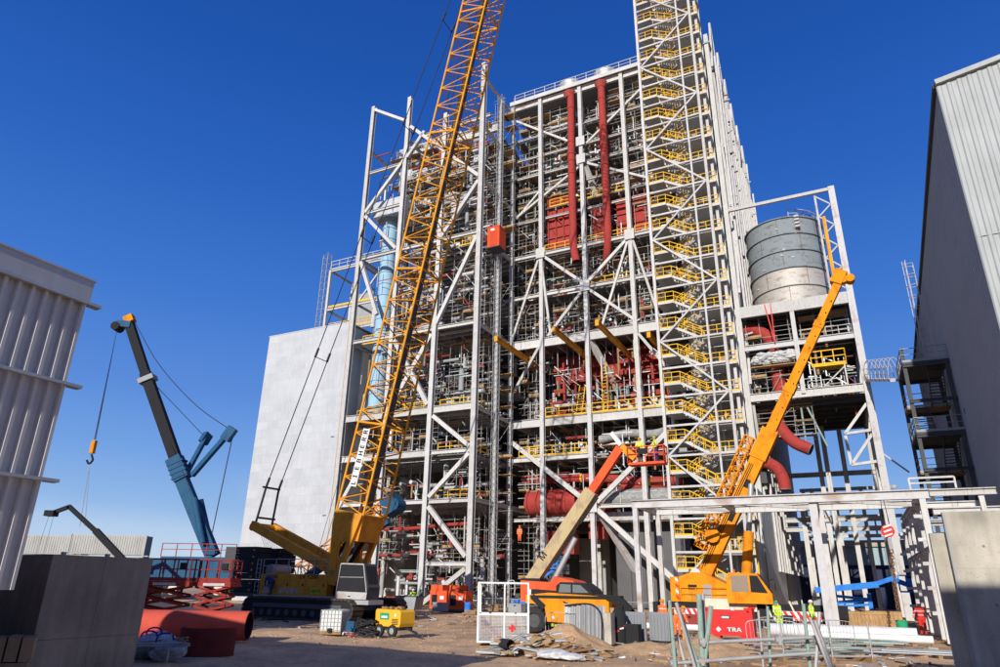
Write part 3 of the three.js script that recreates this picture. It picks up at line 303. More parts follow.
// ------------------------------------------------------------ left wing frame (plane v = 63.4)
{
  const T = site('left_wing_frame', 'white steel frame standing forward on the left with tall unbraced top', 'steel frame', -44, 63.4), L = T.L, V0 = 63.4;
  for (const [u, h, w] of [[-53.8, 68.2, .55], [-47.35, 67.6, .56], [-41.1, 62.6, .56], [-35.35, 69, .6]]) mem(T, 'column', [u, 0, V0], [u, h, V0], w, w, M.steel, 'i', [0, 0, 1]);
  for (const [v, h] of [[68.3, 66.4]]) mem(T, 'column', [-35.2, 0, v], [-35.2, h, v], .62, .62, M.steel, 'i', [0, 0, 1]);
  for (const u of [-53.8, -47.4, -41.1]) for (const v of [74, 86]) mem(T, 'column', [u, 0, v], [u, u < -50 ? 58 : 66, v], .6, .6, M.steel2, 'i', [0, 0, 1]);
  const BM = (y, u0, u1, h = .5, v = V0 + .06) => mem(T, 'beam', [u0, y, v], [u1, y, v], .34, h);
  const bays = [[-53.45, -47.72], [-47, -41.45], [-40.75, -35.7]];
  for (const [i, [u0, u1]] of bays.entries()) { for (const y of [43.1, 31.1, 21.05, 16.1, 10.75]) BM(y, u0, u1, y === 21.05 ? .8 : y === 16.1 && i < 2 ? .75 : .46); if (i < 1) { BM(56.6, u0, u1, .4); BM(50.1, u0, u1, .4); } if (i === 2) { BM(4.3, u0, u1, .42); BM(52.5, u0, u1, .36); } if (i) BM(62.8, u0, u1, .5, V0 + 3); }
  const BR = (a, b, w = .44) => mem(T, 'brace', [a[0], a[1], V0 - .02], [b[0], b[1], V0 - .02], w, w, M.steel, 'b');
  BR([-53.6, 67.6], [-47.7, 63.6], .4); BR([-53.5, 50.2], [-47.6, 57]); BR([-47.1, 57.3], [-44.5, 60.8]); BR([-53.4, 49.6], [-47.8, 43.4]); BR([-53.4, 42.6], [-50, 34.4]); BR([-46.9, 62.4], [-35.7, 51.1]); BR([-35.7, 50.4], [-41, 43.3]); BR([-35.7, 42.4], [-41, 31.6]); BR([-46.9, 21.6], [-41.5, 30.4], .5); BR([-46.9, 30.4], [-41.5, 21.7], .5); BR([-40.7, 20.3], [-35.8, 16.5]); BR([-35.8, 15.7], [-40.7, 11.2]); BR([-40.7, 10.2], [-35.8, 5], .46); BR([-35.8, 3.8], [-40.9, .3], .46); BR([-53.4, 10], [-50, 15.7]);
  for (const y of [66.4, 58.6, 50.6, 42.8, 30.9, 20.9, 10.8]) { mem(T, 'beam', [-35.2, y, 63.8], [-35.2, y, 67.9], .3, .42); mem(T, 'beam', [-35.2, y, 68.7], [-35.2, y, 71.6], .3, .42); }
  for (const u of [-53.8, -47.4, -41.1]) for (const y of [43.1, 31.1, 21.05, 10.75]) mem(T, 'beam', [u, y, 63.8], [u, y, 85.6], .34, .5, M.steel2);
  mem(T, 'roof_girder', [-47.2, 63.6, 70], [-35.6, 63.6, 70], .5, 1.5, M.steel); mem(T, 'roof_girder', [-47.2, 57.6, 70], [-35.6, 57.6, 70], .4, .7, M.steel);
  for (const u of [-53.8, -47.4]) mem(T, 'beam', [u, 60.5, 63.8], [u, 60.5, 73.6], .3, .4, M.steel2);
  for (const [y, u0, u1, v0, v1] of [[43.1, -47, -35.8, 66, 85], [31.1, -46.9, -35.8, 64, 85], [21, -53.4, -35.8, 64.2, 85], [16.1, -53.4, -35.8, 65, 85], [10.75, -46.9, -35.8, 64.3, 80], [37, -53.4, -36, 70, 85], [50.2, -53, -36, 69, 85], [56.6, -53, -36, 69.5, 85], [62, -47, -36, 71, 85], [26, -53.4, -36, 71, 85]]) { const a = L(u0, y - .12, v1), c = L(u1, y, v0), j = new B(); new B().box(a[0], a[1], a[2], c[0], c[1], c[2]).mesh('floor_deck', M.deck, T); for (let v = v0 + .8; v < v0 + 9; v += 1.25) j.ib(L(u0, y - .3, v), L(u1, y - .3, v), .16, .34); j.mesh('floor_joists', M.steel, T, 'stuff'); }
  for (const [u0, u1, y, v] of [[-40.6, -35.9, 16.3, 64.6], [-40.6, -35.9, 10.9, 64.6], [-46.8, -41.4, 21.3, 64.4], [-40.6, -35.9, 21.3, 64.6], [-53.2, -47.8, 31.3, 65], [-40.6, -37, 43.3, 66.2], [-53, -48, 21.3, 65]]) rail(new B(), [L(u0, y, v), L(u1, y, v), L(u1, y, v + 3)], 1.15, .042, 1.4).mesh('yellow_guard_rail', M.yel, T);
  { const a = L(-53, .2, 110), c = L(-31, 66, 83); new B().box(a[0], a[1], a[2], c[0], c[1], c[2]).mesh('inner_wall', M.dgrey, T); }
}
for (const [u0, u1, v0, v1, y0, y1, lab, o] of [[-52.8, -43, 70, 72.6, 50.6, 64.6, 'boarded scaffold platforms at the top of the left wing', { bay: 1.6, boards: .95, lift: 3 }], [-53.2, -47.8, 68.4, 71, 5, 42, 'scaffold in the outermost bay of the left wing', { bay: 1.4, boards: .4 }], [-46.6, -41.6, 66, 68.6, 16.4, 31, 'scaffold behind the crane boom in the left wing', { bay: 1.4, boards: .4 }], [-40.6, -36, 66.5, 69, 0, 42, 'scaffold in the innermost bay of the left wing', { bay: 1.5, boards: .35 }], [-40.6, -36, 69, 71.6, 43.4, 64, 'upper scaffold beside the hoist mast', { bay: 1.5, boards: .6 }]]) { const T = site('scaffold', lab, 'scaffold', u0, v0, { y: y0, group: 'scaffolds in the left wing' }); scaffold(T, u0, u1, v0, v1, y0, y1, o); }
{ const T = site('lagged_casing', 'stacked grey lagged casings with boarded ledges at the top of the left wing', 'casing', -49, 72, { y: 52 }), L = T.L; for (const [y0, y1, u0, u1, v0] of [[53, 56.4, -53, -44, 71.2], [58.2, 61.4, -54, -43, 70.8], [63, 65.4, -54.6, -43, 70.6]]) { const a = L(u0, y0, 80), c = L(u1, y1, v0); new B().box(a[0], a[1], a[2], c[0], c[1], c[2]).mesh('casing', M.lagg, T); for (let k = 0; k < 5; k++) { const b = L(u0 - .3 + k * (u1 - u0) / 5, y0 - .12, v0 + .1), d = L(u0 - .34 + (k + 1) * (u1 - u0) / 5, y0 - .05, v0 - 1.1); new B().box(b[0], b[1], b[2], d[0], d[1], d[2]).mesh('ledge_board', M.wood, T); } rail(new B(), [L(u0 - .2, y0, v0 - 1), L(u1, y0, v0 - 1)], 1.1, .026, 1.2, false).mesh('ledge_rail', M.stube, T); for (let u = u0 + .8; u < u1; u += 1.5) new B().bar(L(u, y0 + .05, v0 - .03), L(u, y1 - .05, v0 - .03), .06, .05, [0, 0, 1]).mesh('seam', M.galv, T); } }
{ const T = site('ribbed_flue', 'pale blue ribbed flue standing behind the crane boom', 'flue', -51.4, 66.6, { y: 22 }); new B().cyl(0, 0, 0, 1.05, 27.5, 24).mesh('flue', M.ductB, T); for (let y = 1; y < 27; y += 1.7) new B().cyl(0, y, 0, 1.14, .14, 24).mesh('rib', M.ductB, T); new B().cyl(0, 27.5, 0, 1.3, .5, 24, 2.2).mesh('collar', M.grey, T); new B().box(-1.8, 27.8, -2, 3.5, 30.3, 2).mesh('head_box', M.lagg, T); }
{ const T = site('plant_clutter', 'mass of lagged pipework and ducting packed inside the left wing', 'pipework', -44, 72), L = T.L, g = new B(), r = new B(), w = new B(), k = new B();
  for (let i = 0; i < 620; i++) { const u = rr(-53, -36.4), y = pick([.2, 5, 10.9, 16.3, 21.2, 26.2, 31.3, 37.2, 43.3, 50.4, 56.8]) + rr(.1, 2.8), v = rr(65.5, 78), L2 = rr(.6, 4), d = rnd(), t = d < .45 ? [Math.min(-36, u + L2), y, v] : d < .8 ? [u, y + Math.min(L2, 2.6), v] : [u, y, v - 1]; pick([g, g, w, k, k, r]).tube(L(u, y, v), L(...t), rr(.07, .32), 8); }
  for (let i = 0; i < 240; i++) { const u = rr(-53, -38), y = pick([.1, 10.8, 16.2, 21.1, 31.2, 37.1, 43.2, 50.3, 56.7]), v = rr(67, 78), s = rr(.3, 1.2), c = L(u, y, v); pick([g, w, w, k, k]).box(c[0], c[1], c[2], c[0] + s * rr(.6, 1.8), c[1] + rr(.4, 2), c[2] - s); }
  g.mesh('lagged_pipes', M.lagg, T, 'stuff'); r.mesh('red_pieces', M.redd, T, 'stuff'); w.mesh('wrapped_pieces', M.sheet, T, 'stuff'); k.mesh('dark_pieces', M.grey, T, 'stuff'); }
pipe('red_beam_pipe', 'thin red pipe crossing low behind the second lattice jib', [[-50, 8.2, 66.5], [-45, 8.2, 66.5], [-40, 8.5, 66.5], [-36.6, 8.6, 66.5]], .2, M.red);
// hoist mast and cage in the corner
{ const T = site('hoist_mast', 'slim lattice hoist mast rising in the corner between the frames', 'hoist mast', -34.6, 67, {}), g = new B(), c = new B(); for (const x of [-.3, .3]) for (const z of [-.3, .3]) g.tube([x, 0, z], [x, 66, z], .035, 6); for (let y = 0; y < 66; y += .75) { for (const z of [-.3, .3]) { c.tube([-.3, y, z], [.3, y, z], .022, 4); c.tube([-.3, y, z], [.3, y + .75, z], .022, 4); } for (const x of [-.3, .3]) c.tube([x, y, -.3], [x, y + .75, .3], .022, 4); } g.mesh('mast_legs', M.grey, T); c.mesh('lacing', M.grey, T, 'stuff'); }
{ const T = site('hoist_cage', 'orange red hoist cage halfway up the corner mast', 'hoist', -33.85, 65.6, { y: 41.3 }); const o = mat(.80, .085, .02, { rough: .5 }); new B().box(-1.1, 0, -.9, .55, 2.7, .9).mesh('cage', o, T); new B().box(-1.15, -.12, -.95, .6, -.002, .95).mesh('floor', M.dgrey, T); new B().box(-1.15, 2.702, -.95, .6, 2.8, .95).mesh('roof', o, T); new B().box(-.7, .1, .902, .2, 2.1, .93).mesh('door', mat(.62, .07, .02, {}), T); new B().box(-.62, 2.2, .902, -.12, 2.5, .935).mesh('sign_plate', M.white, T); rail(new B(), [[-1.1, 2.81, .9], [.55, 2.81, .9]], 1, .025, .8, false).mesh('roof_rail', M.steel2, T); }
//
// outlying platform frame and lattice mast behind the panelled wall
{ const T = site('outlying_frame', 'small steel platform frame with grey box behind the panelled wall', 'steel frame', -70, 80, { y: 0 }), L = T.L; for (const u of [-73.9, -67.6, -61.5]) for (const v of [80, 86]) mem(T, 'column', [u, 0, v], [u, 52.8, v], .42, .42, M.steel, 'b'); for (const y of [52.7, 45.4, 41.2]) { mem(T, 'beam', [-73.7, y, 80.04], [-61.5, y, 80.04], .3, .42); mem(T, 'beam', [-73.9, y, 80.2], [-73.9, y, 86], .26, .36); mem(T, 'beam', [-67.6, y, 80.2], [-67.6, y, 86], .26, .36); } const a = L(-73.4, 45.8, 85.6), c = L(-73, 51.6, 80.6); new B().box(-3.2, 43.6, -5.4, 1.6, 50, -5.2).mesh('grey_panel', M.grey, T); mem(T, "brace", [-67.3, 45.6, 80], [-62, 52.3, 80], .24, .24, M.steel, "b"); rail(new B(), [L(-73.9, 53, 80), L(-61.5, 53, 80)], 1.5, .05, 1.8).mesh('guard_rail', M.steel, T); rail(new B(), [L(-73.2, 41.6, 79.9), L(-61.5, 41.6, 79.9)], 1.1, .05, 1.6).mesh('yellow_guard_rail', M.yel, T); new B().bar(L(-73.4, 45.8, 79.8), L(-61.8, 45.8, 79.8), .08, .3).mesh('yellow_toe_board', M.yel, T); }
{ const T = site('lattice_mast', 'thin dark lattice mast left of the outlying platform frame', 'mast', -75, 80), g = new B(), c = new B(); for (const x of [-.5, .5]) for (const z of [-.5, .5]) g.tube([x, 0, z], [x, 56, z], .07, 5); for (let y = 0; y < 56; y += 1.2) { c.tube([-.5, y, .5], [.5, y + 1.2, .5], .04, 4); c.tube([.5, y, .5], [-.5, y, .5], .04, 4); c.tube([-.5, y, -.5], [.5, y + 1.2, -.5], .04, 4); c.tube([.5, y, -.5], [.5, y + 1.2, .5], .04, 4); } g.mesh('legs', M.grey, T); c.mesh('lacing', M.grey, T, 'stuff'); }

// secondary steel, temporary ties, hangers, hoses and cables crowding the bays
for (const [u0, u1, v0, v1, y0, y1, n, lab] of [[-34.8, -16, 72.9, 75.5, 10.5, 66, 760, 'thin ties, hangers and cables strung through the front bays'], [-53.4, -35.8, 64.2, 69, 3, 60, 620, 'thin ties, hangers and cables strung through the left wing'], [-7.2, 3, 73, 78, 21.5, 30, 120, 'thin ties and cables strung through the annex']]) {
  const T = site('secondary_steel', lab, 'steelwork', (u0 + u1) / 2, v0), L = T.L, bs = [[M.steel, new B(), 'thin_members'], [M.galv, new B(), 'galvanised_ties'], [M.redd, new B(), 'primed_pieces'], [M.wood2, new B(), 'planks'], [M.black, new B(), 'cables'], [M.stubeG, new B(), 'greenish_tubes']];
  for (let i = 0; i < n; i++) { const k = pick([0, 0, 0, 1, 1, 1, 1, 2, 3, 3, 4, 4, 5]), b = bs[k][1], u = rr(u0, u1), v = rr(v0, v1), y = rr(y0, y1), l = rr(.8, 3.6), d = rnd(), w = k === 3 ? .22 : rr(.05, .13); const t = k === 4 ? null : d < .45 ? [Math.min(u1, u + l), y, v] : d < .8 ? [u, y - l, v] : [Math.min(u1, u + l * .7), y - l * rr(.4, 1), v]; if (k === 4) b.path([L(u, y, v), L(u + rr(-.5, .5), y - l * .6, v), L(Math.min(u1, u + rr(-1, 1)), y - l * 1.3, v)], .03, 4, 10); else b.bar(L(u, y, v), L(...t), w, k === 3 ? .05 : w); }
  for (const [m, b, nm] of bs) if (b.p.length) b.mesh(nm, m, T, 'stuff');
}
// ------------------------------------------------------------ stair tower at the near corner
{
  const T = site('stair_tower', 'slender white steel stair tower with yellow handrails at the near corner', 'stair tower', -12, 70), L = T.L, U0 = -15.4, U1 = -8.6, F = 68, K = 71.9, lv = k => 2.46 + 3.08 * k, N = 26;
  for (const [u, v, w] of [[U0, F, .3], [U1, F, .3], [U0, K, .28], [U1, K, .28], [-10.2, F + .02, .2], [-10.2, K, .2], [-8.05, F + 1, .3], [-7.9, F + 2.6, .3]]) mem(T, 'column', [u, 0, v], [u, lv(N), v], w, w, M.steel, 'b');
  for (let k = 0; k <= N; k++) { const y = lv(k); for (const v of [F + .02, K]) mem(T, 'beam', [U0 + .18, y, v], [U1 - .18, y, v], .16, .2, M.steel, 'b'); for (const u of [U0, U1]) mem(T, 'beam', [u, y, F + .18], [u, y, K - .18], .18, .24, M.steel, 'b');
    if (k % 2 === 0 && k < N) { const l0 = k % 4 === 0; mem(T, 'brace', [l0 ? U0 + .15 : U1 - .15, y, F - .02], [l0 ? U1 - .15 : U0 + .15, lv(k + 2), F - .02], .19, .19, M.steel, 'b'); mem(T, 'brace', [U1 + .02, y, l0 ? F + .1 : K - .1], [U1 + .02, lv(k + 2), l0 ? K - .1 : F + .1], .2, .2, M.steel, 'b'); }
    if (k === N) continue;
    const yl = y + 1.54, dk = (n, u0, u1, v0, v1, yy) => { const a = L(u0, yy - .1, v1), c = L(u1, yy, v0); return new B().box(a[0], a[1], a[2], c[0], c[1], c[2]).mesh(n, M.galv, T); };
    dk('landing', U0 + .1, U0 + 1.9, F + .3, K - .3, yl); dk('landing', -10.9, U1 + .9, F + .3, K - .3, y);
    new B().bar(L(U0 + .1, yl - .12, F + .22), L(U0 + 1.9, yl - .12, F + .22), .08, .26).mesh('landing_edge', M.steel, T); new B().bar(L(-10.9, y - .12, F + .22), L(U1 + .9, y - .12, F + .22), .08, .26).mesh('landing_edge', M.steel, T);
    // front flight: from the left landing down to the right one; rear flight: from the right landing down to the next left one
    const fl = (v0, v1, ua, ya, ub, yb) => { const g = new B(), h = new B(); for (const v of [v0, v1]) g.bar(L(ua, ya - .12, v), L(ub, yb - .12, v), .06, .26); for (let i = 1; i < 9; i++) { const t = i / 9; g.bar(L(ua + (ub - ua) * t, ya + (yb - ya) * t - .03, v0), L(ua + (ub - ua) * t, ya + (yb - ya) * t - .03, v1), .25, .04); } g.mesh('flight', M.steel, T); rail(h, [L(ua, ya, v0), L(ub, yb, v0)], 1.15, .034, 1.1, false); rail(h, [L(ua, ya, v1), L(ub, yb, v1)], 1.15, .034, 1.1, false); h.mesh('yellow_handrail', M.yel, T); };
    fl(F + .35, F + 1.4, U0 + 1.9, yl, -10.9, y); if (k) fl(F + 2.1, F + 3.3, U0 + 1.9, y - 1.54, -10.9, y);
    rail(new B(), [L(U0 + .1, yl, F + .28), L(U0 + 1.9, yl, F + .28)], 1.15, .036, .9).mesh('yellow_handrail', M.yel, T); rail(new B(), [L(-10.9, y, F + .28), L(U1 + .85, y, F + .28)], 1.15, .036, .9).mesh('yellow_handrail', M.yel, T); rail(new B(), [L(U0 + .15, yl, F + .3), L(U0 + .15, yl, K - .3)], 1.15, .036, 1).mesh('yellow_handrail', M.yel, T);
    if (k % 2 === 1) { const a = L(-9.9, y + .1, K - .6), c = L(-8.9, y + 2, K - .5); new B().box(a[0], a[1], a[2], c[0], c[1], c[2]).mesh('plywood_screen', M.ply, T); }
  }
  { const a = L(-13, 0, K + .75), c = L(-8.8, lv(N), K + .35); new B().box(a[0], a[1], a[2], c[0], c[1], c[2]).mesh('shaft_wall', M.grey, T); }
}
// ------------------------------------------------------------ right annex carrying the tank
{
  const T = site('annex_frame', 'white steel annex frame carrying the round tank at the right of the boiler house', 'steel frame', -2, 72), L = T.L, V0 = 72, UL = -7.65, UR = 3.6;
  mem(T, 'column', [UR, 0, V0], [UR, 43.6, V0], .62, .62, M.steel, 'i', [0, 0, 1]); mem(T, 'column', [UL + .1, 0, V0], [UL + .1, 31, V0], .5, .5, M.steel, 'i', [0, 0, 1]); mem(T, 'column', [-2.1, 20.9, V0], [-2.1, 30, V0], .42, .42, M.steel, 'i', [0, 0, 1]);
  for (const [u, v, y] of [[UR, 80, 31], [UR, 89, 31], [-2, 89, 20.5], [UL, 89, 31], [-4.6, 89, 12], [-1.2, 86, 20.5], [.6, 88.5, 20.5]]) mem(T, 'column', [u, 0, v], [u, y, v], .5, .5, M.steel, 'i', [0, 0, 1]);
  mem(T, 'beam', [UL, 43.4, V0], [UR, 43.4, V0], .3, .36, M.steel, 'b'); mem(T, 'beam', [UL, 30.5, V0 - .05], [UR - .33, 30.5, V0 - .05], .4, 1.25, M.steel, 'b'); mem(T, 'beam', [UL, 26.4, V0], [UR - .33, 26.4, V0], .34, .62); mem(T, 'beam', [UL, 20.95, V0], [UR - .33, 20.95, V0], .36, .85);
  for (const y of [30.4, 26.3, 20.9]) for (const u of [UL, UR]) mem(T, 'beam', [u, y, 72.4], [u, y, 88.7], .34, .6); for (const [y, v] of [[12.2, 88.6], [10, 88.6], [9, 89.4], [15.2, 88.8]]) mem(T, 'beam', [UL + .3, y, v], [UR + .2, y, v], .34, .55, M.steel2);
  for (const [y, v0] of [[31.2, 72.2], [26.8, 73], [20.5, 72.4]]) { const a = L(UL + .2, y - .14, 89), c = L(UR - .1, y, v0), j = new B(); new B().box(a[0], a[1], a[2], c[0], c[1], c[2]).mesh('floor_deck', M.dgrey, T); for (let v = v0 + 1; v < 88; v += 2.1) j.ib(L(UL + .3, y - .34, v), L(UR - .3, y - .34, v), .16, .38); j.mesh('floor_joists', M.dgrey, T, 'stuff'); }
  { const a = L(UL + .3, 21, 88.9), c = L(UR - .4, 30, 88.4); new B().box(a[0], a[1], a[2], c[0], c[1], c[2]).mesh('rear_wall', M.dgrey, T); const d = L(UL + .3, 12.5, 89.2), e = L(UL + .9, 20, 74); new B().box(d[0], d[1], d[2], e[0], e[1], e[2]).mesh('side_wall', M.dgrey, T); }
  // lattice pylon beside the tank
  mem(T, 'pylon_leg', [1.9, 31, V0 + .1], [1.9, 43, V0 + .1], .2, .2, M.steel2, 'b'); for (let k = 0; k < 9; k++) mem(T, 'pylon_lacing', [k % 2 ? 1.98 : 3.3, 31.6 + k * 1.25, V0 + .1], [k % 2 ? 3.3 : 1.98, 32.85 + k * 1.25, V0 + .1], .14, .14, M.steel2, 'b');
  mem(T, 'yellow_post', [2.4, 32.4, V0 - .35], [2.4, 40, V0 - .35], .32, .32, M.crane, 'b');
  for (const [a, b] of [[[1, 16.6], [UR - .3, 16.8]], [[1, 16.6], [UR - .3, 19.4]], [[1, 16.4], [1.1, 13.6]], [[1.1, 13.6], [UR - .3, 13.8]], [[1.2, 13.7], [UR - .3, 16.4]]]) mem(T, 'bracket', [a[0], a[1], V0 + .3], [b[0], b[1], V0 + .3], .26, .26, M.steel, 'b');
  mem(T, 'brace', [UR + .3, 14.4, V0], [UR + 2.1, 12.6, V0], .14, .14, M.steel2, 'b');
  for (const [u0, u1, y, v] of [[-1.6, 1.4, 21.2, 72.6], [-1.6, 3.2, 26.9, 73]]) rail(new B(), [L(u0, y, v), L(u1, y, v)], 1.1, .035, 1.3).mesh('guard_rail', M.steel2, T);
  { const p = L(-1, 23.8, 74.6), q = L(2.2, 23.95, 72.9); new B().box(p[0], p[1], p[2], q[0], q[1], q[2]).mesh('yellow_platform', M.yel, T); rail(new B(), [L(-1, 23.95, 72.9), L(2.2, 23.95, 72.9), L(2.2, 23.95, 74.6)], 1.5, .05, 1).mesh('yellow_guard_rail', M.yel, T); for (const u of [-.8, 2]) mem(T, 'platform_leg', [u, 21, 73], [u, 23.8, 73], .14, .14, M.steel, 'b'); mem(T, 'brace', [-.7, 21.2, 73], [2, 23.6, 73], .12, .12, M.steel, 'b'); }
}
for (const [u0, u1, v0, v1, y0, y1, lab, o] of [[-7, -2.6, 73, 75.4, 21.1, 30, 'scaffold round the red bend in the annex', { bay: 1.4, boards: .5 }], [-6.8, -1.6, 73.4, 76, 17, 20, 'hanging scaffold below the annex floor', { bay: 1.7, boards: .5, lift: 2 }], [-1.6, 3, 74, 76.6, 26.9, 29.8, 'scaffold under the tank floor', { bay: 1.5, boards: .5, lift: 1.5 }]]) { const T = site('scaffold', lab, 'scaffold', u0, v0, { y: y0, group: 'scaffolds in the annex' }); scaffold(T, u0, u1, v0, v1, y0, y1, o); }
{ const T = site('round_tank', 'round steel tank, slate grey above and bare silver below, on the annex', 'tank', -2, 77.4, { y: 31.25 }), r = 4.15, ys = [0, 2.15, 4.3, 6.4, 8.45, 10.5]; for (let k = 0; k < 5; k++) { const m = k < 2 ? M.tankS : M.tankG; new B().lathe(0, 0, 0, [[r, ys[k] + .05], [r, ys[k + 1] - .05]], 64).mesh('shell_ring', m, T); new B().lathe(0, 0, 0, [[r + .003, ys[k + 1] - .07], [r + .16, ys[k + 1] - .06], [r + .16, ys[k + 1] + .06], [r + .003, ys[k + 1] + .07]], 64).mesh('stiffener_ring', k < 1 ? M.tankS : M.tankG, T); for (let s = 0; s < 6; s++) { const t = s / 6 * 6.283 + k * .5; new B().bar([Math.sin(t) * (r + .012), ys[k] + .1, Math.cos(t) * (r + .012)], [Math.sin(t) * (r + .012), ys[k + 1] - .1, Math.cos(t) * (r + .012)], .05, .02, [Math.sin(t), 0, Math.cos(t)]).mesh('weld_seam', M.seam, T); } } new B().lathe(0, 0, 0, [[0, -.02], [r + .25, -.02], [r + .25, .05], [r, .12]], 64).mesh('base_plate', M.tankS, T); new B().lathe(0, 0, 0, [[r, 10.5], [r * .5, 11], [0, 11.1]], 64).mesh('roof', M.tankG, T);
  const h = new B(), pts = []; for (let k = 0; k <= 5; k++) { const t = .25 + k * .22; pts.push([Math.sin(t) * (r - .2), 10.5, Math.cos(t) * (r - .2)]); } rail(h, pts, 1.1, .035, 1.4, false); h.mesh('guard_rail', M.steel2, T); const b = new B(); for (let k = 0; k < 4; k++) b.box(1.5, 9 + k * .42, 3.86, 2, 9.2 + k * .42, 4.3); b.mesh('rung_bracket', M.steel2, T); const s = new B(); for (let i = 0; i < 7; i++) { const t = rr(-1, 1), y = rr(1, 10); s.ob([Math.sin(t) * (r + .03), y, Math.cos(t) * (r + .03)], [Math.cos(t), 0, -Math.sin(t)], [0, 1, 0], [Math.sin(t), 0, Math.cos(t)], .13, .08, .05); } s.mesh('lifting_lug', M.steel2, T); }
pipe('red_bend', 'red pipe bend entering the annex below the tank floor', [[-8.4, 29.2, 74], [-6.6, 29.2, 74], [-5.2, 28.4, 74], [-4.5, 26.8, 74], [-4.4, 24, 74], [-4.4, 21.4, 74]], .68, M.red, { bands: [[[-4.4, 23, 74], [-4.4, 23.2, 74]]] });
pipe('red_bend', 'red pipe curving out to an open end below the annex floor', [[-4.9, 20.6, 74], [-5, 19.2, 74], [-4.7, 17.8, 73.8], [-3.7, 16.4, 73.6], [-2.3, 15.5, 73.4]], .62, M.red, { bore: [[-2.27, 15.48, 73.4], [-2.2, 15.44, 73.39]] });
pipe('red_bend', 'shorter red pipe elbow turning downward behind the orange mobile crane', [[-8, 14.4, 73.4], [-6.8, 14.5, 73.4], [-5.7, 13.9, 73.4], [-5.2, 12.8, 73.4], [-5.1, 11.7, 73.4]], .6, M.red, { bore: [[-5.1, 11.68, 73.4], [-5.1, 11.6, 73.4]] });
{ const T = site('wrapped_lagging', 'crumpled white sheeting wrapped round the red bend scaffold', 'sheeting', -4.4, 72.6, { y: 25 }); const g = new B(); for (let i = 0; i < 16; i++) { const geo = new THREE.IcosahedronGeometry(rr(.3, .62), 2), p = geo.attributes.position; for (let k = 0; k < p.count; k++) { const f = 1 + .35 * (hash(Math.round(p.getX(k) * 40), Math.round(p.getY(k) * 40 + p.getZ(k) * 77), 5) - .5); p.setXYZ(k, p.getX(k) * f * 1.3, p.getY(k) * f * .7, p.getZ(k) * f); } geo.computeVertexNormals(); g.geo(geo, new THREE.Matrix4().makeTranslation(-1.8 + i % 8 * .48, (i > 7 ? .6 : 0) + rr(-.2, .2), rr(-.2, .2))); } g.mesh('sheeting', M.sheet, T); new B().box(-2.4, -.75, -.4, 2.6, -.66, .5).mesh('board', M.wood, T); }
for (const [a, b, lab] of [[[-4.3, 31, 71.6], [-4.1, 26.6, 71.6], 'red lifting sling hanging from the tank girder']]) { const T = site('lifting_sling', lab, 'sling', a[0], a[2], { y: b[1] }); const g = new B(); g.bar(T.L(a[0] - .35, a[1], a[2]), T.L(...b), .1, .04); g.bar(T.L(a[0] + .25, a[1], a[2]), T.L(...b), .1, .04); g.mesh('sling', mat(.75, .08, .06, {}), T); }
{ const T = site('hanging_struts', 'pair of slim pipe supports hanging below the annex floor', 'pipe support', -2.2, 73.6, { y: 15.4 }), g = new B(); g.tube([-.4, 5, 0], [-.4, .4, 0], .1, 8); g.tube([.0, 5, 0], [1.5, .3, 0], .1, 8); g.mesh('strut', M.stubeG, T); }
// wall of grey sheets below the annex
{ const T = site('sheet_wall', 'wall of shiny grey metal sheets under the annex behind the orange mobile crane', 'wall', -6.9, 60); for (let k = 0; k < 18; k++) { const y = k < 4 ? 6.1 : 10.9; new B().box(-.07, 0, -k * 1.3 - 1.27, 0, y, -k * 1.3).mesh('sheet', k % 2 ? M.lagg : M.galv, T); } new B().box(-.1, 0, .0, .04, 6.2, .1).mesh('edge_post', M.yel, T); const l = new B(); for (const s of [0, .5]) l.tube([.12, 0, -4.4 - s], [.12, 9, -4.4 - s], .04, 5); for (let y = .4; y < 9; y += .5) l.tube([.12, y, -4.4], [.12, y, -4.9], .03, 4); l.mesh('ladder', M.stube, T); }
// hooped footbridge from the annex to the escape stair
{ const T = site('hooped_walkway', 'narrow hooped walkway bridging from the annex to the escape stair', 'walkway', 4, 71.5, { y: 21.2 }), L = T.L, g = new B(), h = new B(), A = [4, 21.5, 71.5], C = [5.4, 19, 63], at = t => A.map((q, i) => q + (C[i] - q) * t); g.bar(L(...A), L(...C), 1, .25); g.mesh('deck', M.steel, T); for (let k = 0; k <= 6; k++) { const p = at(k / 6), pts = []; for (let i = 0; i <= 8; i++) { const t = i / 8 * Math.PI; pts.push(L(p[0] - Math.cos(t) * .55, p[1] + .1 + Math.sin(t) * 1.9, p[2])); } h.path(pts, .035, 4); } for (const s of [-.5, .5]) for (const y of [.6, 1.15]) h.tube(L(A[0] + s, A[1] + y, A[2]), L(C[0] + s, C[1] + y, C[2]), .03, 4); h.mesh('hoops', M.steel2, T); }
